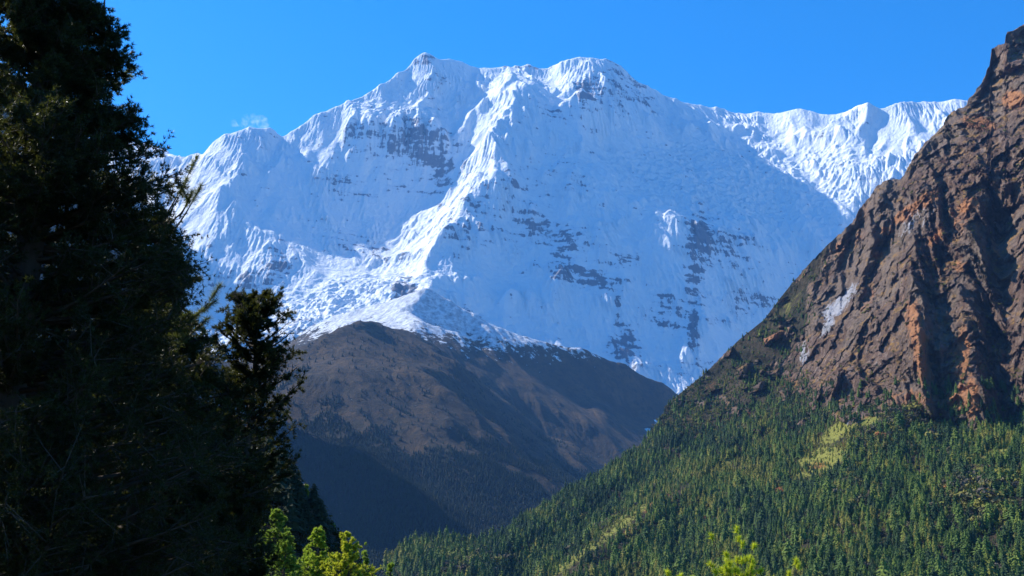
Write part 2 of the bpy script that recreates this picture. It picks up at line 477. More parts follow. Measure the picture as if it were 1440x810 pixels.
    tag(o, 'huge snow covered mountain massif with two summits and glaciers under blue sky', 'mountain', kind='structure')
    return o

def mat_snow():
    t = NT('snow_and_rock')
    rk = t.attr('rock')
    n1 = t.noise(0.02, 8, 0.65)
    n2 = t.noise(0.007, 7, 0.65, stretch=(1, 1, 3.2, 0, rad(20), 0))
    n3 = t.noise(0.035, 4, 0.6, stretch=(1, 1, 0.35))
    f = t.math('ADD', rk, t.math('MULTIPLY', t.math('SUBTRACT', n1, 0.5), 1.5))
    f = t.math('ADD', f, t.math('MULTIPLY', t.math('SUBTRACT', n2, 0.5), 1.9))
    f = t.math('ADD', f, t.math('MULTIPLY', t.math('SUBTRACT', n3, 0.5), 0.7))
    m = t.math('MULTIPLY', t.ss(f, -0.02, 0.22), 0.9)
    thin = t.ss(f, -0.45, 0.1)
    snow = t.mix(t.math('MULTIPLY', thin, 0.3), t.mix(n1, (0.73, 0.765, 0.79), (0.80, 0.815, 0.82)), (0.50, 0.56, 0.66))
    rock = t.mix(n1, (0.05, 0.06, 0.09), (0.17, 0.175, 0.21))
    col = t.mix(m, snow, rock)
    h = t.math('ADD', n1, t.math('MULTIPLY', n3, 0.6))
    b = t.bump(h, 0.7, 26.0)
    return t.out(col, b, 0.75)
build_snow_mountain()
# ------------------------------------------------------------------ the brown wooded ridge in the middle distance
RL = [  # unseen far left heights raised to shadow the lower slopes, then left outline, front peak, and the shadowed crest running down right of it
      [(-250, 40, 3.9), (0, 90, 3.9), (90, 150, 4.0), (160, 240, 4.2), (225, 380, 4.5), (300, 500, 4.7), (350, 520, 4.8), (385, 503, 4.85), (400, 491, 4.9), (430, 482, 4.95), (460, 469, 5.0), (482, 454, 5.1), (497, 446, 5.2), (516, 444, 5.25), (545, 451, 5.45), (577, 459, 5.6),
       (615, 483, 5.72), (671, 529, 5.75), (708, 558, 5.75), (770, 605, 5.65), (850, 650, 5.5), (890, 700, 5.2), (960, 760, 4.8)],
      # lit grassy rib in front
      [(502, 462, 5.12), (525, 478, 4.98), (554, 497, 4.84), (583, 508, 4.76), (615, 522, 4.68), (640, 545, 4.58), (660, 570, 4.48), (720, 630, 4.3), (790, 690, 4.1)],
      [(560, 560, 4.45), (600, 610, 4.15), (644, 650, 3.95), (716, 697, 3.8), (760, 730, 3.7)],
      # wooded knob low on the left
      [(448, 641, 3.75), (470, 630, 3.74), (490, 623, 3.72), (510, 634, 3.66), (535, 652, 3.55), (560, 672, 3.42), (620, 725, 3.2)],
      [(470, 610, 4.1), (500, 608, 4.1), (540, 632, 4.0), (580, 668, 3.85)],
      # rear shoulder with the snow line
      [(500, 460, 6.6), (545, 448, 6.75), (575, 434, 6.85), (592, 415, 6.95), (606, 403, 7.0), (640, 425, 7.0), (680, 450, 7.02), (740, 471, 7.08), (800, 490, 7.15), (835, 495, 7.25), (870, 508, 7.33), (900, 521, 7.4), (945, 546, 7.48), (1000, 590, 7.5), (1100, 660, 7.5)],
      # lit rib low on the rear slope
      [(640, 490, 6.3), (700, 535, 6.2), (737, 563, 6.12), (788, 577, 6.15), (849, 608, 6.1), (873, 632, 6.05), (905, 670, 5.8)],
      [(560, 470, 6.3), (610, 500, 6.15), (680, 560, 6.0), (760, 620, 5.95)],
      ]
RS = [(640, 500, 5.2), (650, 530, 5.1), (700, 570, 5.2), (740, 610, 5.1), (690, 595, 4.85), (780, 660, 4.8), (600, 492, 5.25),
      (450, 520, 4.55), (400, 560, 4.35), (470, 570, 4.3), (520, 530, 4.55), (540, 580, 4.3), (500, 500, 4.75), (420, 620, 4.0), (350, 600, 4.2), (250, 600, 4.1), (150, 560, 3.7), (0, 560, 3.4),
      (450, 700, 3.35), (520, 700, 3.3), (500, 760, 2.95), (580, 740, 3.05), (640, 715, 3.5), (700, 725, 3.6), (780, 720, 3.9), (540, 790, 2.75), (580, 800, 2.75), (640, 790, 2.9), (720, 790, 3.1),
      (350, 700, 3.4), (250, 720, 3.3), (100, 740, 3.0), (-200, 760, 2.8), (300, 800, 2.7), (0, 830, 2.8), (700, 505, 6.6), (740, 520, 6.72), (780, 540, 6.82), (860, 570, 7.05), (820, 560, 6.94), (900, 590, 7.12), (600, 450, 6.55), (650, 470, 6.6), (570, 455, 6.55),
      (900, 740, 4.3), (1000, 760, 4.2), (1100, 740, 4.8), (1100, 800, 3.8)]
def build_ridge():
    cell = 5.0
    X = np.arange(-2700, 1700, cell); Y = np.arange(2400, 7700, cell)
    pts, edges = expand(RL, RS)
    for (x, y, z) in [(-6000, 0, -500), (6000, 0, -500), (0, 0, -400), (-6000, 5000, 900), (-2700, 5200, 900), (-1500, 5200, 650), (6000, 5000, 100), (-4000, 9000, 900), (0, 9500, 1000), (6000, 9000, 600), (-1200, 5500, 560), (-800, 6200, 500), (-2500, 6000, 500), (-500, 6000, 760), (-350, 6700, 1000)]:
        pts.append((x, y, z))
    xx, yy = np.meshgrid(X, Y)
    H0 = blur(raster(pts, edges, X, Y), 4, 2)
    wx = 26 * fbm2(xx / 300, yy / 300, 3, 103); wy = 26 * fbm2(xx / 300, yy / 300, 3, 113)
    jx = ((xx + wx - X[0]) / cell).clip(0, len(X) - 1.01); jy = ((yy + wy - Y[0]) / cell).clip(0, len(Y) - 1.01)
    ix = jx.astype(int); iy = jy.astype(int); u = jx - ix; v = jy - iy
    H = H0[iy, ix] * (1 - u) * (1 - v) + H0[iy, ix + 1] * u * (1 - v) + H0[iy + 1, ix] * (1 - u) * v + H0[iy + 1, ix + 1] * u * v
    H = H + 17 * (ridge2((xx * .8 + yy * .6) / 330, (yy * .8 - xx * .6) / 900, 4, 121) - 0.9) + 5 * fbm2(xx / 120, yy / 120, 3, 131)
    H = erode(H, cell, 3, 90000, 60, 9, inertia=0.3, cap=5.0, er=0.3, dep=0.3)
    H = blur(H, 1, 1) - 9 * (yy < 5800) + 1.2 * fbm2(xx / 25, yy / 25, 3, 141)
    px, py = proj(xx, yy, H)
    line = np.interp(px, [380, 600, 640, 700, 760, 800, 850, 900, 950], [480, 484, 490, 500, 502, 502, 503, 500, 480])
    snow = sstep(5900, 6300, yy) * (1 - sstep(-38, 16, py - line + 14 * fbm2(xx / 90, yy / 90, 4, 151)))
    wood = sstep(-60, 60, py - np.interp(px, [380, 450, 500, 560, 620, 700, 780, 870], [560, 590, 600, 620, 640, 640, 660, 690]) + 60 * fbm2(xx / 260, yy / 260, 4, 161))
    snow = snow.clip(0, 1)
    wood = np.where(yy > 5600, sstep(650, 700, py), wood)
    o = mesh_grid('brown_ridge', xx, yy, H, {'snow': snow.ravel(), 'wood': wood.ravel()}, mat_ridge())
    tag(o, 'brown autumn ridge with wooded lower flanks in front of the snow mountain', 'ridge', kind='structure')
    return X, Y, H, wood, snow, px, py

def mat_ridge():
    t = NT('heath_and_forest_floor')
    n1 = t.noise(0.006, 8, 0.62)
    n2 = t.noise(0.03, 8, 0.7)
    n3 = t.noise(0.12, 5, 0.7)
    heath = t.mix(t.ss(n1, 0.35, 0.65), (0.030, 0.023, 0.011), (0.080, 0.050, 0.020))
    heath = t.mix(t.ss(n2, 0.48, 0.62), heath, (0.020, 0.018, 0.012))
    heath = t.mix(t.math('MULTIPLY', t.ss(n3, 0.55, 0.75), 0.6), heath, (0.18, 0.14, 0.05))
    forest = t.mix(t.ss(n2, 0.4, 0.65), (0.010, 0.015, 0.008), (0.028, 0.026, 0.016))
    w = t.ss(t.math('ADD', t.attr('wood'), t.math('SUBTRACT', n2, 0.5)), 0.3, 0.7)
    col = t.mix(w, heath, forest)
    sf = t.math('ADD', t.attr('snow'), t.math('MULTIPLY', t.math('SUBTRACT', n2, 0.5), 2.6))
    m = t.ss(sf, 0.42, 0.72)
    col = t.mix(m, col, t.mix(t.ss(n2, 0.42, 0.6), (0.45, 0.48, 0.52), (0.76, 0.79, 0.82)))
    b = t.bump(t.math('ADD', n2, t.math('MULTIPLY', n3, 0.5)), 0.8, 14.0)
    return t.out(col, b, 0.95)
RIDGE = build_ridge()

# ------------------------------------------------------------------ the steep mountainside on the right: screen-ordered rows of real points
KY = [  # (px, py, Y metres)
      [(540, 790, 1750), (566, 768, 1760), (592, 760, 1770), (620, 756, 1780), (645, 758, 1820), (670, 764, 1850), (695, 756, 1880), (721, 740, 1900), (773, 708, 1980), (799, 690, 2020), (851, 661, 2100), (900, 630, 2180), (945, 562, 2270), (988, 528, 2260), (1039, 478, 2230), (1074, 450, 2210),
       (1098, 418, 2200), (1119, 392, 2180), (1147, 361, 2130), (1167, 341, 2100), (1188, 322, 2070), (1202, 308, 2050), (1209, 296, 2050), (1233, 262, 2020), (1243, 254, 2000), (1267, 251, 1960), (1281, 227, 1960), (1299, 203, 1960), (1326, 175, 1950), (1337, 158, 1960), (1354, 151, 1960), (1368, 134, 1950),
       (1387, 106, 1930), (1392, 89, 1930), (1395, 68, 1930), (1413, 61, 1910), (1416, 48, 1910), (1440, 32, 1900), (1480, 0, 1890), (1560, -60, 1880), (1700, -150, 1900), (1900, -260, 1900)],
      # the scar / gully line
      [(765, 812, 1330), (805, 786, 1370), (850, 755, 1440), (900, 715, 1530), (955, 685, 1640), (1010, 640, 1790), (1050, 605, 1900), (1100, 545, 2030)],
      [(735, 812, 1560), (785, 776, 1660), (830, 742, 1740), (880, 705, 1830), (935, 672, 1930), (985, 632, 2010), (1040, 590, 2050), (1100, 530, 2100), (1115, 500, 2100)],
      [(600, 812, 1500), (640, 795, 1540), (690, 780, 1600), (740, 752, 1690), (800, 715, 1790), (860, 680, 1900), (905, 650, 2000), (960, 600, 2100), (1020, 540, 2170)],
      # rim of the shadowed hollow left of the cliff
      [(1050, 640, 1800), (1100, 600, 1830), (1140, 560, 1850), (1165, 510, 1880), (1200, 440, 1890), (1230, 380, 1900), (1250, 330, 1900)],
      # buttress crests and the deep clefts between them
      [(1270, 560, 1480), (1285, 500, 1520), (1285, 440, 1570), (1280, 380, 1640), (1290, 320, 1720), (1310, 250, 1800), (1350, 190, 1860), (1390, 130, 1890)],
      [(1330, 590, 1450), (1325, 540, 1495), (1320, 480, 1550), (1318, 420, 1605), (1325, 360, 1675), (1340, 300, 1745)],
      [(1380, 600, 1360), (1378, 550, 1385), (1370, 500, 1430), (1362, 440, 1490), (1360, 380, 1560), (1372, 310, 1640), (1385, 240, 1720), (1400, 170, 1800)],
      [(1415, 590, 1430), (1415, 520, 1485), (1412, 440, 1550), (1405, 360, 1630), (1405, 280, 1720)],
      [(1470, 560, 1300), (1465, 480, 1370), (1455, 380, 1460), (1450, 280, 1560), (1450, 200, 1650), (1445, 120, 1760)],
      # foot of the cliff
      [(1140, 640, 1640), (1190, 597, 1560), (1240, 575, 1510), (1290, 575, 1470), (1330, 598, 1470), (1380, 608, 1355), (1420, 600, 1440), (1470, 570, 1290), (1600, 540, 1200), (1900, 500, 1100)],
      ]
KS = [(950, 760, 1450), (1000, 700, 1600), (900, 800, 1330), (1000, 800, 1230), (1100, 800, 1120), (1100, 720, 1330), (1200, 800, 1040), (1200, 700, 1230), (1300, 800, 980), (1300, 700, 1140), (1440, 810, 900), (1440, 700, 1030), (1370, 660, 1180), (1440, 640, 1160), (1250, 630, 1370),
      (1500, 820, 860), (1600, 820, 800), (1900, 820, 700), (1700, 650, 950), (1900, 600, 950), (700, 825, 1420), (540, 825, 1650), (620, 825, 1520),
      (900, 890, 1080), (1200, 900, 820), (1440, 900, 700), (1900, 900, 560), (600, 900, 1300), (540, 900, 1500), (760, 900, 1200),
      (1180, 520, 1720), (1220, 480, 1730), (1220, 540, 1600), (1160, 450, 2010), (1120, 440, 2110), (1200, 400, 1950), (1180, 560, 1680), (1240, 400, 1830), (1240, 440, 1720), (1250, 290, 1920), (1310, 220, 1880), (1430, 60, 1870), (1430, 90, 1830),
      (1600, 300, 1350), (1700, 100, 1500), (1900, 0, 1500), (1900, 300, 1200), (1550, 420, 1330), (1520, 120, 1680), (1090, 470, 2160), (1030, 510, 2210), (1060, 560, 2030)]
SLOPE_Y = np.array([(a, b) for a, b, _ in KY[0]], float)
def top_of(px): return np.interp(px, SLOPE_Y[:, 0], SLOPE_Y[:, 1])

def rock_weight(px, py):
    """1 on the bare cliff, 0 on wooded or grassy ground"""
    low = np.interp(px, [1090, 1115, 1140, 1190, 1240, 1290, 1330, 1380, 1420, 1470, 1900], [430, 520, 560, 597, 578, 572, 590, 608, 600, 570, 500])
    left = np.interp(py, [0, 250, 300, 380, 430, 520, 600], [1180, 1180, 1175, 1150, 1125, 1112, 1150])
    return sstep(-12, 14, low - py + 10 * pn2(px / 30, py / 30, 301)) * sstep(-16, 22, px - left + 14 * pn2(px / 25, py / 40, 302))

def cells(x, y, z, seed):
    """angular blocks: every Voronoi cell gets its own height and tilt"""
    shp = x.shape
    p = np.stack([np.broadcast_to(x, shp), np.broadcast_to(y, shp), np.broadcast_to(z, shp)], -1).reshape(-1, 3).astype(np.float32)
    b = np.floor(p).astype(np.int32); best = np.full(len(p), 9.0, np.float32); out = np.zeros(len(p), np.float32); cid = np.zeros(len(p), np.float32)
    J = np.random.RandomState(seed).uniform(0, 1, (256, 3)).astype(np.float32); T = np.random.RandomState(seed + 1).uniform(-1, 1, (256, 4)).astype(np.float32)
    for i in (-1, 0, 1):
        for j in (-1, 0, 1):
            for k in (-1, 0, 1):
                c = b + np.array([i, j, k], np.int32)
                h = _perm[_perm[_perm[c[:, 0] & 255] + (c[:, 1] & 255)] + (c[:, 2] & 255)]
                d = p - c - J[h]; r = (d * d).sum(1); m = r < best
                best[m] = r[m]; t_ = T[h[m]]
                out[m] = 0.5 * t_[:, 3] + 0.55 * (t_[:, :3] * d[m]).sum(1); cid[m] = t_[:, 3]
    return out.reshape(shp), cid.reshape(shp)

def build_slope():
    cols = np.arange(540, 1800, 1.25)
    raw = []
    ed = []
    for ln in KY:
        for i, p in enumerate(ln):
            raw.append(p)
            if i: ed.append((len(raw) - 2, len(raw) - 1))
    raw += KS
    GX = np.arange(520, 1900, 2.5); GY = np.arange(-300, 905, 2.5)
    G = blur(raster(raw + [(520, -300, 2100), (1900, -400, 1900), (520, 905, 1500), (520, 700, 1900), (700, 400, 2300)], ed, GX, GY), 3, 2)
    nr = 780
    t = np.linspace(0, 1, nr)[:, None]
    top = top_of(cols)[None, :]
    PX = np.repeat(cols[None, :], nr, 0)
    PY = top + (895 - top) * t
    fx = ((PX - GX[0]) / 2.5).clip(0, len(GX) - 1.01); fy = ((PY - GY[0]) / 2.5).clip(0, len(GY) - 1.01)
    ix = fx.astype(int); iy = fy.astype(int); u = fx - ix; v = fy - iy
    D = G[iy, ix] * (1 - u) * (1 - v) + G[iy, ix + 1] * u * (1 - v) + G[iy + 1, ix] * (1 - u) * v + G[iy + 1, ix + 1] * u * v
    # gully network and hummocks on the wooded part, ribs and clefts on the cliff
    x, y, z = P(PX, PY, D)
    rw = rock_weight(PX, PY)
    edge = sstep(0, 26, PY - top)
    rw = np.maximum(rw, 0.8 * sstep(0.12, 0.42, fbm2(PX / 34 + PY / 60, PY / 26, 4, 305)) * sstep(930, 960, PX) * sstep(1180, 1130, PX) * sstep(650, 590, PY))
    # direction along which the rock ribs run: steep, leaning with the outline
    q = x * 0.93 - z * (0.30) * sstep(1380, 1150, PX) ; s_ = z
    wq = 18 * fbm3(x / 110, y / 200, z / 160, 3, 203)
    ribs = ridge2((q + wq) / 92, s_ / 460, 4, 211) - 0.85
    ribs2 = ridge2((q + wq * 0.6) / 26, s_ / 130, 3, 221) - 0.85
    ledge = fbm2(s_ / 24 + fbm2(q / 90, s_ / 90, 2, 5), q / 90, 3, 231)
    wr = 20 * fbm3(x / 45, y / 45, z / 45, 3, 207); w2 = 7 * fbm3(x / 14, y / 14, z / 14, 2, 208)
    c1, id1 = cells((x + wr) / 50, (y - wr) / 50, (z + 0.35 * x + wr) / 75, 311)
    c2, id2 = cells((x + wr * .5 + w2) / 20, y / 20, (z + 0.2 * x + w2) / 24, 312)
    mod = 0.35 + 0.9 * sstep(-0.4, 0.5, fbm3(x / 130, y / 130, z / 170, 3, 209))
    c3, id3 = cells((x + w2) / 9, y / 9, (z + w2) / 9, 313)
    dr = -(60 * ribs + 14 * ribs2 + 7 * ledge + 17 * c1 + mod * (7 * c2 + 4 * c3) + 3 * fbm3(x / 12, y / 12, z / 12, 2, 241))
    ds = -(26 * (ridge2((x * 0.75 + z * 0.35) / 150 + 0.4 * pn2(x / 200, z / 200, 7), (z - x * 0.4) / 420, 3, 251) - 0.8) + 5 * fbm3(x / 45, y / 45, z / 45, 3, 261))
    D2 = D + (rw * dr + (1 - rw) * ds) * (0.3 + 0.7 * edge)
    x, y, z = P(PX, PY, D2)
    rng = 5.0 * fbm3(x / 16, y / 16, z / 16, 3, 271) * rw
    z = z + rng * 0.8; x = x + 2.5 * fbm3(x / 12, y / 12, z / 12, 2, 281) * rw
    # back of the mountainside, falling away behind the outline
    nb = 26
    tb = (np.arange(nb, 0, -1) / nb)[:, None] ** 1.5
    xb = x[:1] + tb * (200 + 0 * x[:1]) + 0 * tb; yb = y[:1] + tb * 1300; zb = z[:1] - tb * (z[:1] + 600) * 0.9
    zb = zb + 18 * tb ** .5 * fbm2(xb / 120, yb / 120, 4, 291)
    XX = np.concatenate([xb, x]); YY = np.concatenate([yb, y]); ZZ = np.concatenate([zb, z])
    pxa = np.concatenate([np.repeat(cols[None], nb, 0), PX]); pya = np.concatenate([np.repeat(top, nb, 0), PY])
    rwa = np.concatenate([np.repeat(rw[:1], nb, 0), rw]); ida = np.concatenate([np.repeat(id2[:1], nb, 0), id2 + 0.7 * id1])
    orange = blobs(pxa, pya, [(1080, 480, 40, 12, -40, .6), (1010, 530, 30, 8, -40, .5), (1275, 300, 26, 9, -35, 1), (1300, 283, 26, 9, -35, 1), (1316, 333, 18, 8, -50, .9), (1362, 288, 18, 8, -25, .9), (1248, 325, 10, 6, 0, .9), (1234, 360, 8, 6, 0, .9), (1376, 173, 26, 10, 10, .9), (1425, 140, 18, 14, 0, .9),
                              (1290, 470, 14, 60, -12, .75), (1300, 520, 14, 30, -12, .7), (1285, 560, 40, 14, 0, .5), (1352, 505, 12, 50, 5, .7), (1366, 560, 10, 34, 0, 1.0), (1345, 560, 22, 26, 0, .6), (1220, 420, 14, 30, 30, .3), (1345, 310, 40, 20, -30, .4), (1180, 350, 40, 14, -40, .4), (1120, 405, 40, 10, -45, .6), (1350, 375, 16, 10, 0, .6)])
    pale = blobs(pxa, pya, [(1178, 430, 34, 12, -42, 1), (1165, 455, 30, 8, -55, .9), (1195, 410, 24, 10, -40, .8), (1130, 500, 10, 24, 10, .7), (1285, 310, 40, 18, -40, .6), (1255, 500, 40, 24, -30, .35), (1210, 520, 40, 20, -20, .3), (1195, 590, 26, 8, -40, .6), (955, 690, 16, 4, -30, 1)])
    grass = blobs(pxa, pya, [(1180, 605, 36, 12, -35, 1), (1225, 585, 24, 12, -30, 1), (1150, 650, 50, 22, -25, .9), (1130, 620, 30, 10, -30, .5), (1410, 640, 60, 25, -30, .7), (880, 730, 70, 9, -35, 1), (820, 775, 70, 10, -35, 1), (1010, 660, 50, 14, -35, .6), (1170, 500, 30, 40, 0, .55), (940, 770, 60, 20, -30, .4), (1100, 440, 60, 16, -45, .45), (1060, 700, 40, 18, -30, .4), (1180, 300, 5, 5, 0, 0)])
    rust = blobs(pxa, pya, [(1095, 690, 9, 7, -40, 1), (925, 705, 30, 6, -38, 1), (880, 750, 24, 4, -38, .8), (1150, 655, 24, 8, -10, .7), (1190, 625, 12, 5, 0, .7), (1130, 555, 14, 14, 0, .5), (1110, 540, 24, 18, 0, .5), (1000, 545, 20, 12, -40, .5), (1180, 690, 12, 5, 0, .4), (1210, 300, 30, 20, -40, .5), (1200, 340, 40, 18, -40, .5)])
    o = mesh_grid('rocky_mountainside', XX, YY, ZZ, {'rock': rwa.ravel(), 'block': ida.ravel(), 'orange': orange.ravel(), 'pale': pale.ravel(), 'grass': grass.ravel(), 'rust': rust.ravel()}, mat_slope(), flip=True)
    tag(o, 'steep brown rock mountainside rising on the right above the dense conifer forest', 'mountainside', kind='structure')
    return PX, PY, x, y, z, rw

def mat_slope():
    t = NT('cliff_and_undergrowth')
    st = (1, 1, 0.28)
    n1 = t.noise(0.02, 9, 0.66)
    n2 = t.noise(0.07, 8, 0.68, stretch=(1, 1, 0.35, 0, rad(18), 0))
    n3 = t.noise(0.25, 6, 0.7)
    n4 = t.noise(0.05, 6, 0.6, stretch=(0.4, 0.4, 2.2))
    rock = t.ramp(n2, [(0.30, (0.016, 0.011, 0.010)), (0.42, (0.085, 0.050, 0.034)), (0.52, (0.18, 0.110, 0.072)), (0.66, (0.38, 0.29, 0.23))])
    rock = t.mix(t.math('MULTIPLY', t.ss(n1, 0.42, 0.62), 0.6), rock, (0.13, 0.062, 0.036))
    big = t.noise(0.0045, 5, 0.6)
    rock = t.mix(t.math('MULTIPLY', t.ss(big, 0.44, 0.58), 0.65), rock, t.mix(n3, (0.15, 0.115, 0.09), (0.34, 0.27, 0.20)))
    tuft = t.math('MULTIPLY', t.ss(t.noise(0.03, 6, 0.65, stretch=(1, 1, 1.6)), 0.50, 0.62), 0.85)
    up_ = t.t.nodes.new('ShaderNodeSeparateXYZ'); t.lk(t.geo.outputs['Normal'], up_.inputs[0])
    rock = t.mix(t.math('MULTIPLY', tuft, t.ss(up_.outputs['Z'], 0.2, 0.5)), rock, (0.34, 0.19, 0.05))
    rock = t.mix(t.math('MULTIPLY', t.ss(n4, 0.52, 0.68), 0.6), rock, (0.035, 0.030, 0.032))
    rock = t.mix(t.math('MULTIPLY', t.ss(t.attr('block'), -1.2, 1.2), 0.45), rock, (0.17, 0.115, 0.085))
    of = t.math('ADD', t.attr('orange'), t.math('MULTIPLY', t.math('SUBTRACT', n2, 0.5), 1.6))
    rock = t.mix(t.math('MULTIPLY', t.ss(of, 0.22, 0.62), 0.85), rock, t.mix(n3, (0.42, 0.15, 0.045), (0.55, 0.27, 0.12)))
    pf = t.math('ADD', t.attr('pale'), t.math('MULTIPLY', t.math('SUBTRACT', n2, 0.5), 2.2))
    rock = t.mix(t.ss(pf, 0.5, 0.85), rock, (0.42, 0.42, 0.45))
    rock = t.mix(t.math('MULTIPLY', t.ss(t.math('MULTIPLY', n3, n1), 0.30, 0.38), 0.5), rock, (0.05, 0.06, 0.022))
    soil = t.mix(t.ss(n1, 0.35, 0.65), (0.026, 0.026, 0.013), (0.085, 0.058, 0.030))
    soil = t.mix(t.ss(n3, 0.5, 0.65), soil, (0.03, 0.042, 0.014))
    gf = t.math('ADD', t.attr('grass'), t.math('MULTIPLY', t.math('SUBTRACT', n2, 0.5), 1.0))
    soil = t.mix(t.ss(gf, 0.35, 0.7), soil, t.mix(n3, (0.18, 0.23, 0.03), (0.38, 0.32, 0.07)))
    col = t.mix(t.ss(t.math('ADD', t.attr('rock'), t.math('MULTIPLY', t.math('SUBTRACT', n3, 0.5), 0.9)), 0.4, 0.6), soil, rock)
    rf = t.math('ADD', t.attr('rust'), t.math('MULTIPLY', t.math('SUBTRACT', n3, 0.5), 1.2))
    col = t.mix(t.math('MULTIPLY', t.ss(rf, 0.4, 0.8), 0.8), col, (0.33, 0.11, 0.03))
    h = t.math('ADD', n2, t.math('MULTIPLY', n3, 0.4))
    b = t.bump(h, 1.0, 14.0)
    return t.out(col, b, 0.9)
SLOPE = build_slope()
# ------------------------------------------------------------------ forests
def conifer_proto(seed, tiers, per, inner=7, fat=1.0):
    """unit-height conifer: whorls of drooping kite shaped boughs round a dark core; returns co, tris, shade"""
    r = np.random.RandomState(seed)
    co, fa, sh = [], [], []
    R = r.uniform(0.23, 0.33) * fat
    for i in range(tiers):
        t = (i + 0.5) / tiers
        h = 0.10 + 0.88 * t
        rr = R * (1 - t) ** 0.55 * (0.75 + 0.5 * min(1, t * 4) * 0.5) * r.uniform(0.75, 1.15) + 0.012
        n = max(3, int(per * (1 - 0.5 * t)))
        a0 = r.uniform(0, 6.28)
        for k in range(n):
            a = a0 + 6.283 * k / n + r.uniform(-.35, .35)
            L = rr * r.uniform(0.7, 1.2)
            dz = -L * r.uniform(0.1, 0.55) + (0.02 if t > .7 else 0)
            w = (rr * r.uniform(0.35, 0.6))
            c, s = math.cos(a), math.sin(a)
            hh = h + r.uniform(-.03, .03)
            b = len(co)
            th = r.uniform(0.02, 0.05)
            co += [(0.01 * c, 0.01 * s, hh + th), (c * L * .55 - s * w * .6, s * L * .55 + c * w * .6, hh + dz * .45 - r.uniform(0, .02)),
                   (c * L, s * L, hh + dz), (c * L * .55 + s * w * .6, s * L * .55 - c * w * .6, hh + dz * .45 - r.uniform(0, .02)), (c * L * .5, s * L * .5, hh + dz * .3 + th)]
            fa += [(b, b + 1, b + 4), (b + 1, b + 2, b + 4), (b + 2, b + 3, b + 4), (b + 3, b, b + 4)]
    b = len(co); m = inner
    for k in range(m):
        a = 6.283 * k / m
        co.append((math.cos(a) * R * .62, math.sin(a) * R * .62, 0.10))
    co.append((0, 0, 1.0))
    for k in range(m): fa.append((b + k, b + (k + 1) % m, b + m))
    # trunk below the crown
    b = len(co)
    for (rz, zz) in ((0.02, -0.08), (0.012, 0.2)):
        for k in range(3): co.append((math.cos(k * 2.1) * rz, math.sin(k * 2.1) * rz, zz))
    for k in range(3):
        j = (k + 1) % 3
        fa += [(b + k, b + j, b + 3 + j), (b + k, b + 3 + j, b + 3 + k)]
    return np.array(co, np.float32), np.array(fa, np.int32)

def bush_proto(seed, n=90, flat=0.85):
    r = np.random.RandomState(seed)
    lob = r.randn(7, 3) * (0.22, 0.22, 0.12) + (0, 0, 0.5); lr = r.uniform(0.22, 0.38, 7)
    co, fa = [], []
    for i in range(n):
        k = r.randint(7); d = r.randn(3); d /= np.linalg.norm(d); d[2] = abs(d[2]) * .9 - .15
        p = lob[k] + d * lr[k] * r.uniform(.75, 1.05)
        nrm = d + r.randn(3) * .5; nrm /= np.linalg.norm(nrm)
        u = np.cross(nrm, r.randn(3)); u /= np.linalg.norm(u); v = np.cross(nrm, u); s = r.uniform(.06, .13)
        b = len(co)
        co += [p + u * s, p + v * s * .8 + nrm * .02, p - u * s, p - v * s * .8]
        fa += [(b, b + 1, b + 2), (b, b + 2, b + 3)]
    co = np.array(co, np.float32); co[:, 2] = (co[:, 2] * flat).clip(-0.02)
    return co, np.array(fa, np.int32)

def merge(protos, which, pos, size, width, rot, tint, lean=None):
    """many copies of low polygon shapes as one vertex array"""
    cos_, fas, tis = [], [], []
    base = 0
    for k, (co, fa) in enumerate(protos):
        m = which == k
        n = int(m.sum())
        if not n: continue
        c = np.cos(rot[m])[:, None]; s = np.sin(rot[m])[:, None]
        X = (co[None, :, 0] * c - co[None, :, 1] * s) * (size[m] * width[m])[:, None]
        Y = (co[None, :, 0] * s + co[None, :, 1] * c) * (size[m] * width[m])[:, None]
        Z = co[None, :, 2] * size[m][:, None]
        V = np.stack([X + pos[m, 0:1], Y + pos[m, 1:2], Z + pos[m, 2:3]], -1).reshape(-1, 3)
        F = (fa[None] + (np.arange(n) * len(co))[:, None, None]).reshape(-1, 3) + base
        cos_.append(V); fas.append(F); tis.append(np.repeat(tint[m], len(co)))
        base += len(V)
    return np.concatenate(cos_), np.concatenate(fas), np.concatenate(tis)

def mat_forest(name='conifer_foliage', objcol=False):
    t = NT(name)
    n = t.noise(0.35, 5, 0.7)
    if objcol:
        oi = t.t.nodes.new('ShaderNodeObjectInfo'); ti = oi.outputs['Random']
        ti = t.math('MULTIPLY', ti, 0.5)
    else: ti = t.attr('tint')
    col = t.ramp(ti, [(0.0, (0.028, 0.058, 0.018)), (0.22, (0.064, 0.118, 0.022)), (0.42, (0.15, 0.21, 0.028)), (0.60, (0.25, 0.22, 0.035)), (0.75, (0.14, 0.12, 0.055)), (0.86, (0.12, 0.10, 0.075)), (1.0, (0.36, 0.13, 0.035))])
    col = t.mix(t.math('MULTIPLY', t.ss(n, 0.35, 0.65), 0.5), col, (0.020, 0.034, 0.014))
    return t.out(col, None, 0.85)
def mat_ridge_trees():
    t = NT('far_conifers')
    n = t.noise(0.02, 4, 0.6)
    return t.out(t.mix(n, (0.010, 0.020, 0.010), (0.028, 0.040, 0.016)), None, 0.9)
FOREST = mat_forest(); FOREST_ONE = mat_forest('conifer_foliage_near', True)

def thin(p, d, rng):
    """keep one point per cell of side d, jittered"""
    key = np.floor(p[:, 0] / d).astype(np.int64) * 100003 + np.floor(p[:, 1] / d).astype(np.int64)
    o = rng.permutation(len(p)); _, i = np.unique(key[o], return_index=True)
    return o[i]

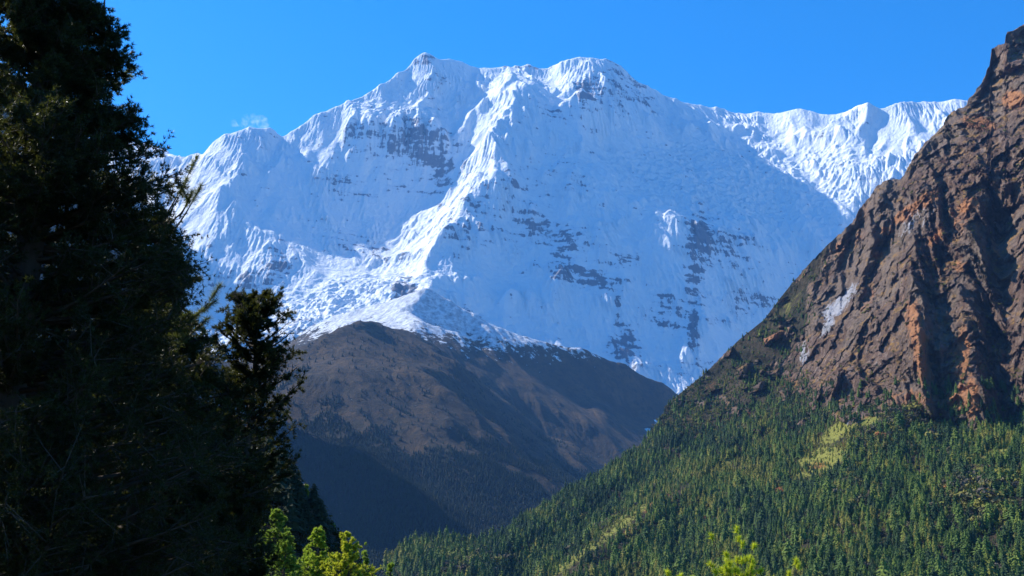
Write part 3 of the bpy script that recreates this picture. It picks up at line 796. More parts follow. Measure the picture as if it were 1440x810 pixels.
def grid_samples(x, y, z, n, rng, w=None):
    """random points on a grid surface with probability by plan area"""
    ax = x[1:, :-1] - x[:-1, :-1]; ay = y[1:, :-1] - y[:-1, :-1]; bx = x[:-1, 1:] - x[:-1, :-1]; by = y[:-1, 1:] - y[:-1, :-1]
    A = np.abs(ax * by - ay * bx)
    if w is not None: A = A * w[:-1, :-1]
    c = np.cumsum(A.ravel()); k = np.searchsorted(c, rng.uniform(0, c[-1], n)).clip(0, A.size - 1)
    j, i = np.divmod(k, A.shape[1]); u = rng.uniform(0, 1, n); v = rng.uniform(0, 1, n)
    def L(a): return (a[j, i] * (1 - u) + a[j, i + 1] * u) * (1 - v) + (a[j + 1, i] * (1 - u) + a[j + 1, i + 1] * u) * v
    return L(x), L(y), L(z), j, i

def build_forest():
    PX, PY, x, y, z, rw = SLOPE
    rng = np.random.RandomState(5)
    grass = blobs(PX, PY, [(1178, 612, 40, 16, -35, 1), (1225, 594, 26, 14, -30, 1), (1150, 655, 50, 24, -25, .9), (878, 738, 100, 13, -38, 1), (800, 795, 44, 14, -35, 1), (955, 690, 20, 6, -30, 1),
                           (1010, 662, 50, 7, -35, .6), (1400, 640, 40, 16, -30, .55), (1095, 690, 9, 7, 0, 1), (1370, 660, 10, 8, 0, 1), (860, 780, 60, 9, -36, .9), (1040, 720, 60, 8, -20, .6), (1290, 650, 16, 30, 0, .7), (1240, 740, 12, 30, 10, .7), (930, 740, 50, 8, -36, .7), (1130, 770, 50, 7, -12, .6), (1390, 760, 40, 8, -20, .7), (1120, 420, 40, 10, -45, .7), (1000, 540, 40, 10, -42, .5), (940, 770, 60, 16, -30, .35), (1070, 560, 10, 10, 0, 1), (1180, 480, 30, 60, 0, .6)])
    dens = (1 - rw) * (1 - 0.93 * grass)
    up = sstep(640, 520, PY) * sstep(930, 1000, PX)
    dens *= 1 - 0.55 * up
    dens *= 0.45 + 0.75 * sstep(-0.35, 0.2, fbm2(PX / 26, PY / 18, 3, 501))
    dens[:, PX[0] > 1640] *= 0.4
    n = 110000
    X, Y, Z, j, i = grid_samples(x, y, z, n, rng, dens)
    ok = thin(np.stack([X, Y], 1), 5.2, rng)
    ok = ok[(PY[j[ok], i[ok]] < 850)]
    X, Y, Z, j, i = X[ok], Y[ok], Z[ok], j[ok], i[ok]
    px, py = PX[j, i], PY[j, i]
    N = len(X)
    size = (5 + 13 * rng.uniform(0, 1, N) ** 1.4) * (1 - 0.35 * sstep(640, 500, py)) * (1 + 0.22 * fbm2(px / 40, py / 40, 2, 511))
    size *= np.where(grass[j, i] > .4, .55, 1)
    size *= np.where(rng.uniform(0, 1, N) < .07, 1.45, 1)
    green = 0.24 + 0.17 * rng.randn(N) + 0.34 * fbm2(px / 60, py / 40, 3, 521)
    # greener and yellower near the gully, shade in the hollows on the left painted as darker tint
    green += 0.26 * blobs(px, py, [(900, 770, 120, 40, -30, 1), (1150, 640, 120, 30, -25, 1), (1000, 690, 120, 40, -30, .7), (1150, 760, 160, 40, -10, .5), (1420, 620, 50, 30, 0, .8)])
    green -= 0.10 * blobs(px, py, [(760, 760, 120, 50, -20, 1), (1100, 560, 80, 80, 0, .6)])
    broad = (rng.uniform(0, 1, N) < 0.10 + 0.35 * up[j, i] + 0.7 * blobs(px, py, [(960, 575, 70, 40, -40, .5), (1300, 585, 90, 22, 0, .6), (1200, 640, 90, 30, 0, .25), (1390, 700, 70, 40, 0, .7), (1030, 610, 50, 40, 0, .5), (1200, 690, 20, 14, 0, .6), (1240, 620, 30, 20, 0, .5), (660, 790, 60, 20, 0, .3), (860, 740, 50, 14, -35, .7)]))
    green = np.where(broad, rng.uniform(0.55, 0.97, N) * np.where(rng.uniform(0, 1, N) < .06, 1.1, .90), green.clip(0, 0.6)).clip(0, 1)
    clump = blobs(px, py, [(1300, 588, 80, 18, 0, 1), (1390, 700, 60, 34, 0, 1), (1230, 620, 40, 22, 0, .8), (1340, 640, 40, 20, 0, .8), (650, 790, 60, 20, 0, .7), (1200, 700, 30, 14, 0, .7)])
    size = np.where(broad, size * (0.62 + 0.5 * clump), size)
    rot = rng.uniform(0, 6.28, N); width = np.where(broad, rng.uniform(.7, 1.2, N), rng.uniform(.85, 1.35, N))
    pos = np.stack([X, Y, Z - 0.6], 1)
    con_hi = [conifer_proto(k, 9, 8) for k in range(6)]; con_lo = [conifer_proto(20 + k, 7, 6, 5, 1.1) for k in range(6)]
    bus = [bush_proto(k) for k in range(4)]
    # the 300 conifers that show largest stand as single trees
    show = (~broad) & (px > 520) & (px < 1446) & (py < 822)
    app = np.where(show, size / Y, 0)
    one = np.argsort(-app)[:300]
    rest = np.ones(N, bool); rest[one] = False
    protos = []
    for k in range(6):
        co, fa = conifer_proto(40 + k, 13, 10, 7)
        me_o = raw_mesh('conifer', co, fa, {}, FOREST_ONE, link=False)
        protos.append(me_o.data); bpy.data.objects.remove(me_o)
    for c, q in enumerate(one):
        o = bpy.data.objects.new('conifer', protos[c % 6]); COL.objects.link(o)
        o.location = pos[q]; o.scale = (size[q] * width[q], size[q] * width[q], size[q]); o.rotation_euler = (0, 0, float(rot[q]))
        tag(o, 'dark green conifer among the largest, nearest trees of the forest covering the right mountainside', 'conifer', 'nearest conifers of the mountainside forest')
    near = Y < 1300
    for nm, sel, pr, lab in (('mountainside_forest', rest & ~broad, None, 'dense dark green conifer forest covering the foot of the right mountainside'),
                             ('broadleaf_thicket', rest & broad, bus, 'olive, grey and rusty autumn thicket scattered between the mountainside conifers')):
        if pr is None:
            which = np.where(near, rng.randint(0, 6, N), 6 + rng.randint(0, 6, N)); pr = con_hi + con_lo
        else: which = rng.randint(0, 4, N)
        V, F, T = merge(pr, which[sel], pos[sel], size[sel], width[sel], rot[sel], green[sel])
        o = raw_mesh(nm, V, F, {'tint': T}, FOREST)
        tag(o, lab, 'forest' if 'forest' in nm else 'thicket', kind='stuff')
    # scrub and dwarf trees clinging to the ledges of the cliff
    w = rw * (0.2 + sstep(0.1, 0.5, fbm2(PX / 20, PY / 14, 3, 531))) * (0.15 + 0.9 * sstep(470, 590, PY))
    X, Y, Z, j, i = grid_samples(x, y, z, 2600, rng, w)
    px, py = PX[j, i], PY[j, i]; N = len(X)
    big = (py > 540) & (rng.uniform(0, 1, N) < .5)
    size = np.where(big, rng.uniform(8, 17, N), rng.uniform(2, 6.5, N)); which = np.where(big, rng.randint(4, 10, N), rng.randint(0, 4, N))
    tint = np.where(big, rng.uniform(0, .4, N), rng.uniform(.45, .95, N))
    V, F, T = merge(bus + con_hi, which, np.stack([X, Y, Z - .4], 1), size, rng.uniform(.8, 1.3, N), rng.uniform(0, 6.3, N), tint)
    o = raw_mesh('cliff_scrub', V, F, {'tint': T}, FOREST)
    tag(o, 'low scrub and stunted trees clinging to the ledges of the cliff', 'scrub', kind='stuff')
    # undergrowth on the open slope
    w = (1 - rw)
    X, Y, Z, j, i = grid_samples(x, y, z, 15000, rng, w)
    N = len(X)
    V, F, T = merge([bush_proto(50 + k, 26) for k in range(4)], rng.randint(0, 4, N), np.stack([X, Y, Z - .4], 1), rng.uniform(1.8, 5, N), rng.uniform(.9, 1.5, N), rng.uniform(0, 6.3, N), rng.uniform(.3, .9, N))
    o = raw_mesh('undergrowth', V, F, {'tint': T}, FOREST)
    tag(o, 'low bushy undergrowth on the open ground between the mountainside trees', 'undergrowth', kind='stuff')

    # woods of the brown ridge
    gx, gy, H, wood, snow, rpx, rpy = RIDGE
    xx, yy = np.meshgrid(gx, gy)
    w = sstep(0.35, 0.8, wood + 0.5 * fbm2(xx / 90, yy / 90, 3, 541)) * (rpx > 330) * (rpx < 960) * (rpy < 815) * (rpy > 0) * (yy < 6000) + 0.012 * (rpx > 330) * (rpx < 960) * (yy < 5600)
    X, Y, Z, j, i = grid_samples(xx, yy, H, 60000, rng, w)
    ok = thin(np.stack([X, Y], 1), 9.0, rng)[:26000]
    X, Y, Z = X[ok], Y[ok], Z[ok]; N = len(X)
    V, F, T = merge([conifer_proto(70 + k, 4, 5, 5, 1.3) for k in range(4)], rng.randint(0, 4, N), np.stack([X, Y, Z - .5], 1), rng.uniform(9, 19, N), rng.uniform(.9, 1.3, N), rng.uniform(0, 6.3, N), (0.02 + .06 * rng.randn(N)).clip(0, .75))
    o = raw_mesh('ridge_forest', V, F, {'tint': T * 1.0}, mat_ridge_trees())
    tag(o, 'far off dark conifer forest on the lower flanks of the brown ridge', 'forest', kind='stuff')
build_forest()
# ------------------------------------------------------------------ trees near the viewpoint
def mat_leaf(name, c0, c1, c2, trans=0.35, tcol=(0.30, 0.42, 0.05)):
    t = NT(name)
    n = t.noise(0.9, 3, 0.6); ti = t.attr('tint')
    col = t.mix(ti, c0, c1)
    col = t.mix(t.ss(n, 0.55, 0.75), col, c2)
    t.b.inputs['Roughness'].default_value = 0.45; t.b.inputs['Specular IOR Level'].default_value = 0.3
    t.val(t.b.inputs['Base Color'], col)
    tr = t.t.nodes.new('ShaderNodeBsdfTranslucent'); tr.inputs['Color'].default_value = (*tcol, 1)
    mx = t.t.nodes.new('ShaderNodeMixShader'); mx.inputs[0].default_value = trans
    t.lk(t.b.outputs[0], mx.inputs[1]); t.lk(tr.outputs[0], mx.inputs[2])
    t.lk(mx.outputs[0], t.t.nodes['Material Output'].inputs['Surface'])
    return t.m
def mat_bark():
    t = NT('bark')
    n = t.noise(6, 6, 0.7, stretch=(1, 1, 0.2))
    return t.out(t.mix(n, (0.035, 0.026, 0.02), (0.10, 0.078, 0.06)), t.bump(n, 0.6, 0.02), 0.95)
BARK = mat_bark()
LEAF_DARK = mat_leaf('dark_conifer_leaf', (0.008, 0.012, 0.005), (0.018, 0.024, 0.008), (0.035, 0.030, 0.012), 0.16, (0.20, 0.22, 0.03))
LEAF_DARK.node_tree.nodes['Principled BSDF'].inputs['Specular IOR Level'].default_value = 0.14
LEAF_MID = mat_leaf('green_conifer_leaf', (0.05, 0.09, 0.015), (0.13, 0.20, 0.03), (0.18, 0.19, 0.03), 0.45, (0.34, 0.48, 0.05))
LEAF_LIME = mat_leaf('lime_conifer_leaf', (0.14, 0.19, 0.015), (0.36, 0.38, 0.03), (0.44, 0.36, 0.03), 0.45, (0.72, 0.74, 0.05))
LEAF_LIME_GREEN = mat_leaf('fresh_green_conifer_leaf', (0.09, 0.15, 0.015), (0.24, 0.32, 0.03), (0.34, 0.32, 0.03), 0.45, (0.50, 0.64, 0.05))
NEEDLE_LIME = mat_leaf('lime_pine_needle', (0.20, 0.28, 0.015), (0.44, 0.50, 0.03), (0.50, 0.36, 0.03), 0.45, (0.75, 0.82, 0.05))
NEEDLE_DARK = mat_leaf('dark_pine_needle', (0.03, 0.045, 0.012), (0.07, 0.085, 0.025), (0.12, 0.08, 0.02), 0.3, (0.25, 0.28, 0.05))

def tubes(paths, sides=5):
    """paths: list of (k,4) arrays x y z radius -> co, quads"""
    co, fa = [], []; base = 0
    for p in paths:
        p = np.asarray(p, float); k = len(p)
        d = np.gradient(p[:, :3], axis=0); d /= np.linalg.norm(d, axis=1)[:, None] + 1e-9
        ref = np.where(np.abs(d[:, 2:3]) > .9, np.array([[1.0, 0, 0]]), np.array([[0, 0, 1.0]]))
        u = np.cross(d, ref); u /= np.linalg.norm(u, axis=1)[:, None] + 1e-9; v = np.cross(d, u)
        a = np.arange(sides) * 2 * math.pi / sides
        ring = p[:, None, :3] + (u[:, None] * np.cos(a)[None, :, None] + v[:, None] * np.sin(a)[None, :, None]) * p[:, None, 3:4]
        co.append(ring.reshape(-1, 3))
        i = np.arange(k - 1)[:, None] * sides + np.arange(sides)[None]
        j = np.arange(k - 1)[:, None] * sides + (np.arange(sides) + 1)[None] % sides
        fa.append(np.stack([i, j, j + sides, i + sides], -1).reshape(-1, 4) + base)
        base += k * sides
    return np.concatenate(co), np.concatenate(fa)

def blades(p, d, L, w, rng, n, spread=0.8):
    """n tapering leaf blades round each point p along direction d"""
    m = len(p)
    pp = np.repeat(p, n, 0); dd = np.repeat(d, n, 0) + rng.randn(m * n, 3) * spread
    dd /= np.linalg.norm(dd, axis=1)[:, None] + 1e-9
    LL = np.repeat(L, n) * rng.uniform(.6, 1.2, m * n); ww = np.repeat(w, n) * rng.uniform(.7, 1.2, m * n)
    s = np.cross(dd, rng.randn(m * n, 3)); s /= np.linalg.norm(s, axis=1)[:, None] + 1e-9
    q0 = pp - s * ww[:, None] * .35; q1 = pp + s * ww[:, None] * .35
    q3 = pp + dd * LL[:, None]
    V = np.stack([q0, q1, q3], 1).reshape(-1, 3)
    F = np.arange(m * n * 3).reshape(-1, 3)
    return V, F, m * n

def bough_tree(name, base, H, env, leaf, seed, nb, twigs, tufts, tl, tw, blade=7, label='', cat='conifer', group=None, up=0.35, zmin=0.0, trunk=0.12, gap=0.0, lean=(0, 0), bias=None, jit=(.70, .97)):
    """tree with its own trunk, limbs and leaf tufts; env(h) gives crown radius in metres at height h above the base"""
    rng = np.random.RandomState(seed)
    root = bpy.data.objects.new(name, None); COL.objects.link(root); root.location = base
    tag(root, label, cat, group)
    k = 12
    zz = np.linspace(0, H * .985, k)
    tr = np.stack([0.04 * np.sin(zz * 1.3 + seed) + lean[0] * zz, 0.04 * np.cos(zz * 1.1 + seed) + lean[1] * zz, zz, trunk * (1 - zz / H) ** .8 + 0.008], 1)
    co, fa = tubes([tr], 8)
    raw_mesh('trunk', co, fa, {}, BARK, True, root)
    hb = zmin + (H - zmin) * rng.uniform(0, 1, nb) ** 0.85
    az = rng.uniform(0, 2 * math.pi, nb) if bias is None else rng.vonmises(bias, 0.7, nb)
    paths = []; P0 = []; D0 = []
    for h, a in zip(hb, az):
        R = env(h) * rng.uniform(*jit) * (1 + 0.16 * float(pn2(a * 1.3 + seed, h * 1.1)))
        if R < 0.03: R = 0.03
        n = 6; t = np.linspace(0, 1, n)
        c, s = math.cos(a), math.sin(a)
        rise = up * R * (t ** 1.6) - 0.10 * R * t
        bend = rng.uniform(-.18, .18)
        x0 = np.interp(h, tr[:, 2], tr[:, 0]); y0 = np.interp(h, tr[:, 2], tr[:, 1])
        path = np.stack([x0 + c * R * t - s * bend * R * t * t, y0 + s * R * t + c * bend * R * t * t, h + rise, (0.010 + 0.014 * R) * (1 - t) + 0.003], 1)
        paths.append(path)
        m = max(3, int(twigs * min(1.0, .35 + R / (env(zmin) + .01))))
        tt = rng.uniform(.12, 1, m) ** .7 * 0.97
        b = np.stack([np.interp(tt, t, path[:, q]) for q in range(3)], 1)
        out = np.array([c, s, 0.25])
        dr = out * .8 + rng.randn(m, 3) * .75; dr /= np.linalg.norm(dr, axis=1)[:, None]
        Lt = (0.07 + 0.15 * R) * rng.uniform(.5, 1.1, m)
        P0.append(np.concatenate([b, dr, Lt[:, None]], 1))
    P0 = np.concatenate(P0)
    for q in P0[rng.uniform(0, 1, len(P0)) < .9]:
        paths.append(np.stack([np.append(q[:3] + q[3:6] * q[6] * t, .004 * (1 - t) + .0015) for t in (0, .5, 1)]))
    co, fa = tubes(paths, 4)
    raw_mesh('limbs', co, fa, {}, BARK, True, root)
    # tufts along each twig
    t = rng.uniform(.1, 1.05, (len(P0), tufts))
    pos = P0[:, None, :3] + P0[:, None, 3:6] * (P0[:, None, 6:7] * t[..., None]) + rng.randn(len(P0), tufts, 3) * 0.07 * P0[:, None, 6:7]
    d = np.repeat(P0[:, None, 3:6], tufts, 1) + np.array([0, 0, .35])
    tt = np.repeat(rng.uniform(0, 1, len(P0))[:, None], tufts, 1).ravel()
    pos = pos.reshape(-1, 3); d = d.reshape(-1, 3)
    if gap > 0:
        g = pn3(pos[:, 0] * 2.2, pos[:, 1] * 2.2, pos[:, 2] * 2.2, seed) > -0.55 + gap
        pos, d, tt = pos[g], d[g], tt[g]
    M = len(pos)
    V, F, nb_ = blades(pos, d, np.full(M, tl), np.full(M, tw), rng, blade)
    tint = np.repeat((tt * .7 + .3 * rng.uniform(0, 1, M)), blade * 3)
    raw_mesh('crown', V, F, {'tint': tint}, leaf, False, root)
    return root

def env_px(trunk_px, Y, base_z, tab, tabl=None):
    """crown radius by height from outline points (py, right edge px)"""
    zs = [float(P(trunk_px, py, Y)[2]) - base_z for py, _ in tab]
    rs = [(px - trunk_px) * Y / FPX / 0.96 for _, px in tab]
    o = np.argsort(zs); zs = np.array(zs)[o]; rs = np.array(rs)[o]
    return lambda h: float(np.interp(h, zs, rs))

def top_z(py, Y): return float(P(0, py, Y)[2])

def ground_z(x, y):
    r = math.hypot(x, y)
    return -1.7 - 0.15 * max(0, min(r, 90) - 4) - 0.42 * max(0, r - 90)

def place(px, Y):
    x = float(P(px, 700, Y)[0]); return x, Y, ground_z(x, Y)

# the big dark conifer filling the left edge
x, y, z = place(5, 13.0)
e = env_px(5, 13.0, z, [(-330, 6), (-200, 62), (-90, 92), (-20, 112), (20, 122), (60, 150), (85, 166), (130, 186), (170, 192), (195, 198), (215, 232), (262, 296), (310, 298), (350, 272), (400, 266), (440, 272), (480, 285), (520, 312), (600, 345), (700, 365), (850, 360), (1000, 200)])
e0 = e
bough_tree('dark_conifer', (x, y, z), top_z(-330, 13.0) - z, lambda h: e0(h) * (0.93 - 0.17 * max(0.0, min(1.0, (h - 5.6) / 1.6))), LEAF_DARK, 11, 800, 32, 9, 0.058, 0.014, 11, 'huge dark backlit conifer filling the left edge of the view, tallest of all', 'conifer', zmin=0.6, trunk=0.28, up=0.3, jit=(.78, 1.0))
# its darker neighbour behind, lower left
x, y, z = place(190, 16.5)
e = env_px(190, 16.5, z, [(300, 195), (360, 230), (420, 262), (500, 300), (560, 330), (650, 372), (760, 395), (900, 380)])
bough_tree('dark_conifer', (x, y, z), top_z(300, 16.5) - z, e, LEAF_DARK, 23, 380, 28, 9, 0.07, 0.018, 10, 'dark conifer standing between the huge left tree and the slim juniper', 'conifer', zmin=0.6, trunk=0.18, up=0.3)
# the slim juniper standing free against the glacier
x, y, z = place(345, 17.5)
e = env_px(345, 17.5, z, [(416, 349), (430, 362), (450, 378), (470, 386), (490, 386), (505, 376), (530, 390), (560, 393), (590, 408), (610, 406), (640, 400), (690, 396), (760, 380), (900, 360)])
e1 = e
bough_tree('slim_juniper', (x, y, z), top_z(416, 17.5) - z, lambda h: e1(h) * 1.15 + .04, LEAF_DARK, 31, 340, 16, 9, 0.06, 0.014, 10, 'slim dark juniper with an airy pointed top standing before the glacier', 'juniper', zmin=0.5, trunk=0.10, up=0.75, gap=0.22, jit=(.45, 1.25))

def tuft_pts(tips, rng, n, L):
    """bottle brush of needles: n tuft centres along the last L metres of each shoot"""
    pos, d = [], []
    for a, b in tips:
        a = np.array(a); b = np.array(b); v = (b - a) / (np.linalg.norm(b - a) + 1e-9)
        for t in np.linspace(0, 1, n):
            pos.append(b - v * L * t); d.append(v * (0.9 - .3 * t))
    return np.array(pos), np.array(d)

def pine(name, base, limbs, leaf, seed, L=0.14, nl=0.085, nw=0.006, per=26, brush=7, label='', group=None, trunk_top=None, tr=0.03):
    """pine: limbs is a list of (start, tip, [side shoots]) in world coordinates"""
    rng = np.random.RandomState(seed)
    root = bpy.data.objects.new(name, None); COL.objects.link(root); root.location = base
    tag(root, label, 'pine', group)
    B = np.array(base)
    top = np.array(trunk_top) - B
    t = np.linspace(0, 1, 8)
    path = np.stack([top[0] * t + .02 * np.sin(t * 7), top[1] * t, top[2] * t, tr * (1 - t) + .004], 1)
    co, fa = tubes([path], 7); raw_mesh('trunk', co, fa, {}, BARK, True, root)
    paths, tips = [np.concatenate([path[:, :3], path[:, 3:] * .6], 1)], []
    for (a, b, shoots) in limbs:
        a = np.array(a) - B; b = np.array(b) - B
        m = (a + b) / 2 - np.array([0, 0, .12 * np.linalg.norm(b - a)])
        q_ = path[int(np.argmin(np.linalg.norm(path[:, :3] - a, axis=1) + 2 * (path[:, 2] > a[2])))]
        paths.append(np.stack([np.append(q_[:3], .016), np.append((q_[:3] + a) / 2 - [0, 0, .03], .014), np.append(a, .012)]))
        ts = np.linspace(0, 1, 7)[:, None]
        c = (1 - ts) ** 2 * a + 2 * ts * (1 - ts) * m + ts ** 2 * b
        paths.append(np.concatenate([c, (.012 * (1 - ts) + .004)], 1)); tips.append((c[-2], b))
        for k in range(shoots):
            q = c[rng.randint(2, 6)]; e_ = q + (b - a) / (np.linalg.norm(b - a) + 1e-9) * rng.uniform(.05, .16) + rng.randn(3) * .09 + np.array([0, 0, rng.uniform(.04, .18)])
            paths.append(np.stack([np.append(q, .004), np.append((q + e_) / 2 - [0, 0, .01], .003), np.append(e_, .002)])); tips.append((q, e_))
    co, fa = tubes(paths, 5); raw_mesh('limbs', co, fa, {}, BARK, True, root)
    pos, d = tuft_pts(tips, rng, brush, L)
    M = len(pos)
    V, F, nn = blades(pos, d, np.full(M, nl), np.full(M, nw), rng, per, 0.75)
    raw_mesh('needles', V, F, {'tint': np.repeat(rng.uniform(0, 1, M), per * 3)}, leaf, False, root)
    return root

def W(px, py, Y): return tuple(float(v) for v in P(px, py, Y))
# long-needled pine hidden behind the big conifer, its shoots stand out of the outline
bx = place(120, 15.2)
limbs = [(W(150, 60, 15.2), W(126, 4, 15.0), 3), (W(150, 110, 15.2), W(188, 96, 15.0), 1), (W(215, 330, 15.2), W(276, 222, 15.0), 0), (W(225, 320, 15.2), W(263, 252, 14.9), 0), (W(240, 330, 15.2), W(282, 262, 15.1), 0), (W(255, 300, 15.2), W(270, 270, 15.0), 1),
         (W(215, 470, 15.2), W(302, 424, 15.0), 3), (W(215, 480, 15.2), W(284, 436, 14.9), 3), (W(230, 480, 15.2), W(268, 446, 15.0), 3), (W(220, 500, 15.2), W(292, 448, 15.1), 2)]
pine('long_needled_pine', bx, limbs, NEEDLE_DARK, 41, L=0.24, nl=0.11, nw=0.009, brush=10, per=34, label='long needled pine whose shoots stick out of the huge dark conifer towards the glacier', trunk_top=W(150, -60, 15.2), tr=0.12)

def young_pine(px, py, Y, w, seed, label, n=16, depth=0.5, name='young_pine'):
    x, y, z = place(px, Y); x = float(P(px, py, Y)[0]); top = float(P(px, py, Y)[2])
    rng = np.random.RandomState(seed); limbs = [((x, y, top - .30), (x, y, top - 0.03), 4)]
    for k in range(n):
        a = rng.uniform(0, 6.28); t = rng.uniform(0.02, 1); h = top - 0.14 - t * depth; R = w * (0.22 + 0.78 * t) * rng.uniform(.55, 1.05)
        limbs.append(((x, y, h - .12), (x + math.cos(a) * R, y + math.sin(a) * R, h + R * .35), 2))
    return pine(name, (x, y, z), limbs, NEEDLE_LIME, seed, L=0.025, nl=0.060, nw=0.008, per=70, brush=2, label=label, group='lime green young pines below the viewpoint', trunk_top=(x, y, top - .05), tr=0.035)
young_pine(1036, 782, 11.0, 0.42, 51, 'bright lime green young pine at the bottom, biggest and middle of the three', 26, 0.55)
young_pine(1110, 822, 11.5, 0.20, 52, 'small lime green pine top just right of the biggest young pine at the bottom', 8, 0.4)
young_pine(953, 828, 11.5, 0.28, 53, 'low lime green pine tip left of the biggest young pine at the bottom', 10, 0.35)

# small dark hillside at the left with its conifers
def build_hillside():
    X = np.arange(-150, -8, 1.2); Y = np.arange(100, 300, 1.6)
    xx, yy = np.meshgrid(X, Y)
    crest = -40 * (yy / 180.0)
    z = 7.9 + (-37 * yy / 180 - xx) * 1.15
    z = np.minimum(z, 13 + 0.25 * (z - 13)) - 0.30 * (182 - yy).clip(0)
    z = z - ((np.abs(yy - 190) - 40).clip(0)) ** 1.3 * 0.35
    z = z + 1.3 * fbm2(xx / 14, yy / 14, 4, 601)
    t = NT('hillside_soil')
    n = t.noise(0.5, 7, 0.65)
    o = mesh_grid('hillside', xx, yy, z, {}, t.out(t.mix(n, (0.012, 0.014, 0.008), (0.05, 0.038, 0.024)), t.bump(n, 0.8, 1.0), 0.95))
    tag(o, 'steep shaded hillside dropping to the valley behind the left trees', 'hillside', kind='structure')
    rng = np.random.RandomState(77)
    bx_, by_, bz_, _, _ = grid_samples(xx, yy, z, 5200, rng, (xx > -75) & (yy > 130) & (yy < 215))
    N = len(bx_)
    V, F, T = merge([bush_proto(90 + k, 60) for k in range(4)], rng.randint(0, 4, N), np.stack([bx_, by_, bz_ - .2], 1), rng.uniform(.6, 2.1, N), rng.uniform(.8, 1.4, N), rng.uniform(0, 6.3, N), rng.uniform(0, .8, N) ** 1.5)
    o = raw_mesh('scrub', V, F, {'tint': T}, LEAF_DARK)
    tag(o, 'dense scrub covering the shaded hillside behind the left trees', 'scrub', kind='stuff')
    return lambda x, y: float(z[min(max(int((y - 100) / 1.6), 0), len(Y) - 1), min(max(int((x + 150) / 1.2), 0), len(X) - 1)])
hz = build_hillside()

FAR_DARK = mat_ridge_trees()
def hillside_spires():
    rng = np.random.RandomState(12)
    co, fa = conifer_proto(200, 15, 11, 7); t0 = raw_mesh('slope_conifer', co, fa, {}, FAR_DARK, link=False); me = t0.data; bpy.data.objects.remove(t0)
    co, fa = conifer_proto(201, 12, 9, 7, 1.2); t0 = raw_mesh('slope_conifer', co, fa, {}, FAR_DARK, link=False); me2 = t0.data; bpy.data.objects.remove(t0)
    for k in range(26):
        t = (k + rng.uniform(0, .9)) / 26
        px = 392 + 84 * t; Y = 180 - rng.uniform(0, 26); x = (px - 720) / FPX * Y - rng.uniform(0, 1) ** 1.5 * 7
        o = bpy.data.objects.new('slope_conifer', me if k % 2 else me2); COL.objects.link(o)
        h = rng.uniform(3.2, 7.2)
        o.location = (x, Y, hz(x, Y) - .3); o.scale = (h * 1.15, h * 1.15, h); o.rotation_euler = (0, 0, rng.uniform(0, 6.3))
        tag(o, 'dark ragged conifer crowded among the others along the shaded hillside edge', 'conifer', 'crowded dark conifers along the hillside edge')
hillside_spires()
GH = 'sunlit conifers below the left trees'
def small_conifer(px, py, Y, hw_px, leaf, seed, label, group, base=None, nb=90, tw_=10, tf=6, H=None, name='small_conifer', gap=0.12):
    x = float(P(px, py, Y)[0]); top = float(P(px, py, Y)[2])
    z = ground_z(x, Y) if base is None else base(x, Y) - .3
    if H: z = top - H
    Ht = top - z
    R = hw_px * Y / FPX
    env = lambda h: R * min(1.0, ((Ht - h) / (95 * Y / FPX)) ** 0.75 * 1.0 + 0.05)
    s = Y / FPX
    return bough_tree(name, (x, Y, z), Ht, env, leaf, seed, nb, tw_, tf, 3.4 * s, 1.2 * s, 16, label, 'conifer', group, zmin=max(0.3, Ht - 150 * s), trunk=0.02 * Ht, up=0.5, gap=gap + .15, jit=(.5, 1.2))
small_conifer(390, 716, 34, 36, LEAF_MID, 61, 'green conifer half lit by the sun at the foot of the slim juniper', GH, nb=150)
small_conifer(404, 752, 30, 30, LEAF_MID, 62, 'rounded green conifer at the bottom between the half lit one and the yellow green one', GH, nb=110)
small_conifer(447, 744, 42, 40, LEAF_LIME_GREEN, 63, 'yellow green conifer left of the brightest one at the bottom left', GH, nb=150)
small_conifer(489, 750, 40, 42, LEAF_LIME, 64, 'brightest yellow green conifer at the bottom, left of the bare topped one', GH, nb=160)
small_conifer(516, 776, 46, 18, LEAF_MID, 65, 'small mid green conifer right beside the brightest yellow green one', GH, nb=80)
small_conifer(551, 789, 50, 14, LEAF_MID, 66, 'tiny pointed green conifer, rightmost of the sunlit group at the bottom left', GH, nb=60)
small_conifer(513, 759, 60, 7, LEAF_MID, 67, 'thin sparse topped conifer rising behind the small mid green one', GH, nb=26, gap=.3)
GK = 'conifers on the shaded hillside behind the left trees'
for q, (px, py, Y, hw, lf, lab) in enumerate([(396, 640, 181, 17, LEAF_MID, 'sunlit green conifer highest on the shaded hillside, beside the juniper'), (402, 662, 181, 16, LEAF_MID, 'green conifer just below the highest one on the shaded hillside'),
        (418, 664, 181, 10, LEAF_DARK, 'thin dark spire conifer on the shaded hillside'), (431, 684, 181, 13, LEAF_MID, 'mid height conifer halfway down the shaded hillside edge'), (424, 694, 181, 12, LEAF_DARK, 'dark conifer standing just inside the hillside edge halfway down'),
        (440, 700, 181, 10, LEAF_DARK, 'small dark conifer below the halfway conifer on the hillside edge'), (455, 719, 181, 14, LEAF_DARK, 'dark rounded conifer low on the hillside edge'), (468, 738, 181, 9, LEAF_MID, 'lowest little conifer on the hillside edge above the brightest tree')]):
    small_conifer(px, py, Y, hw, lf, 80 + q, lab, GK, H=hw * 5 * Y / FPX, nb=70, tw_=8, tf=5, gap=.05, name='hillside_conifer')
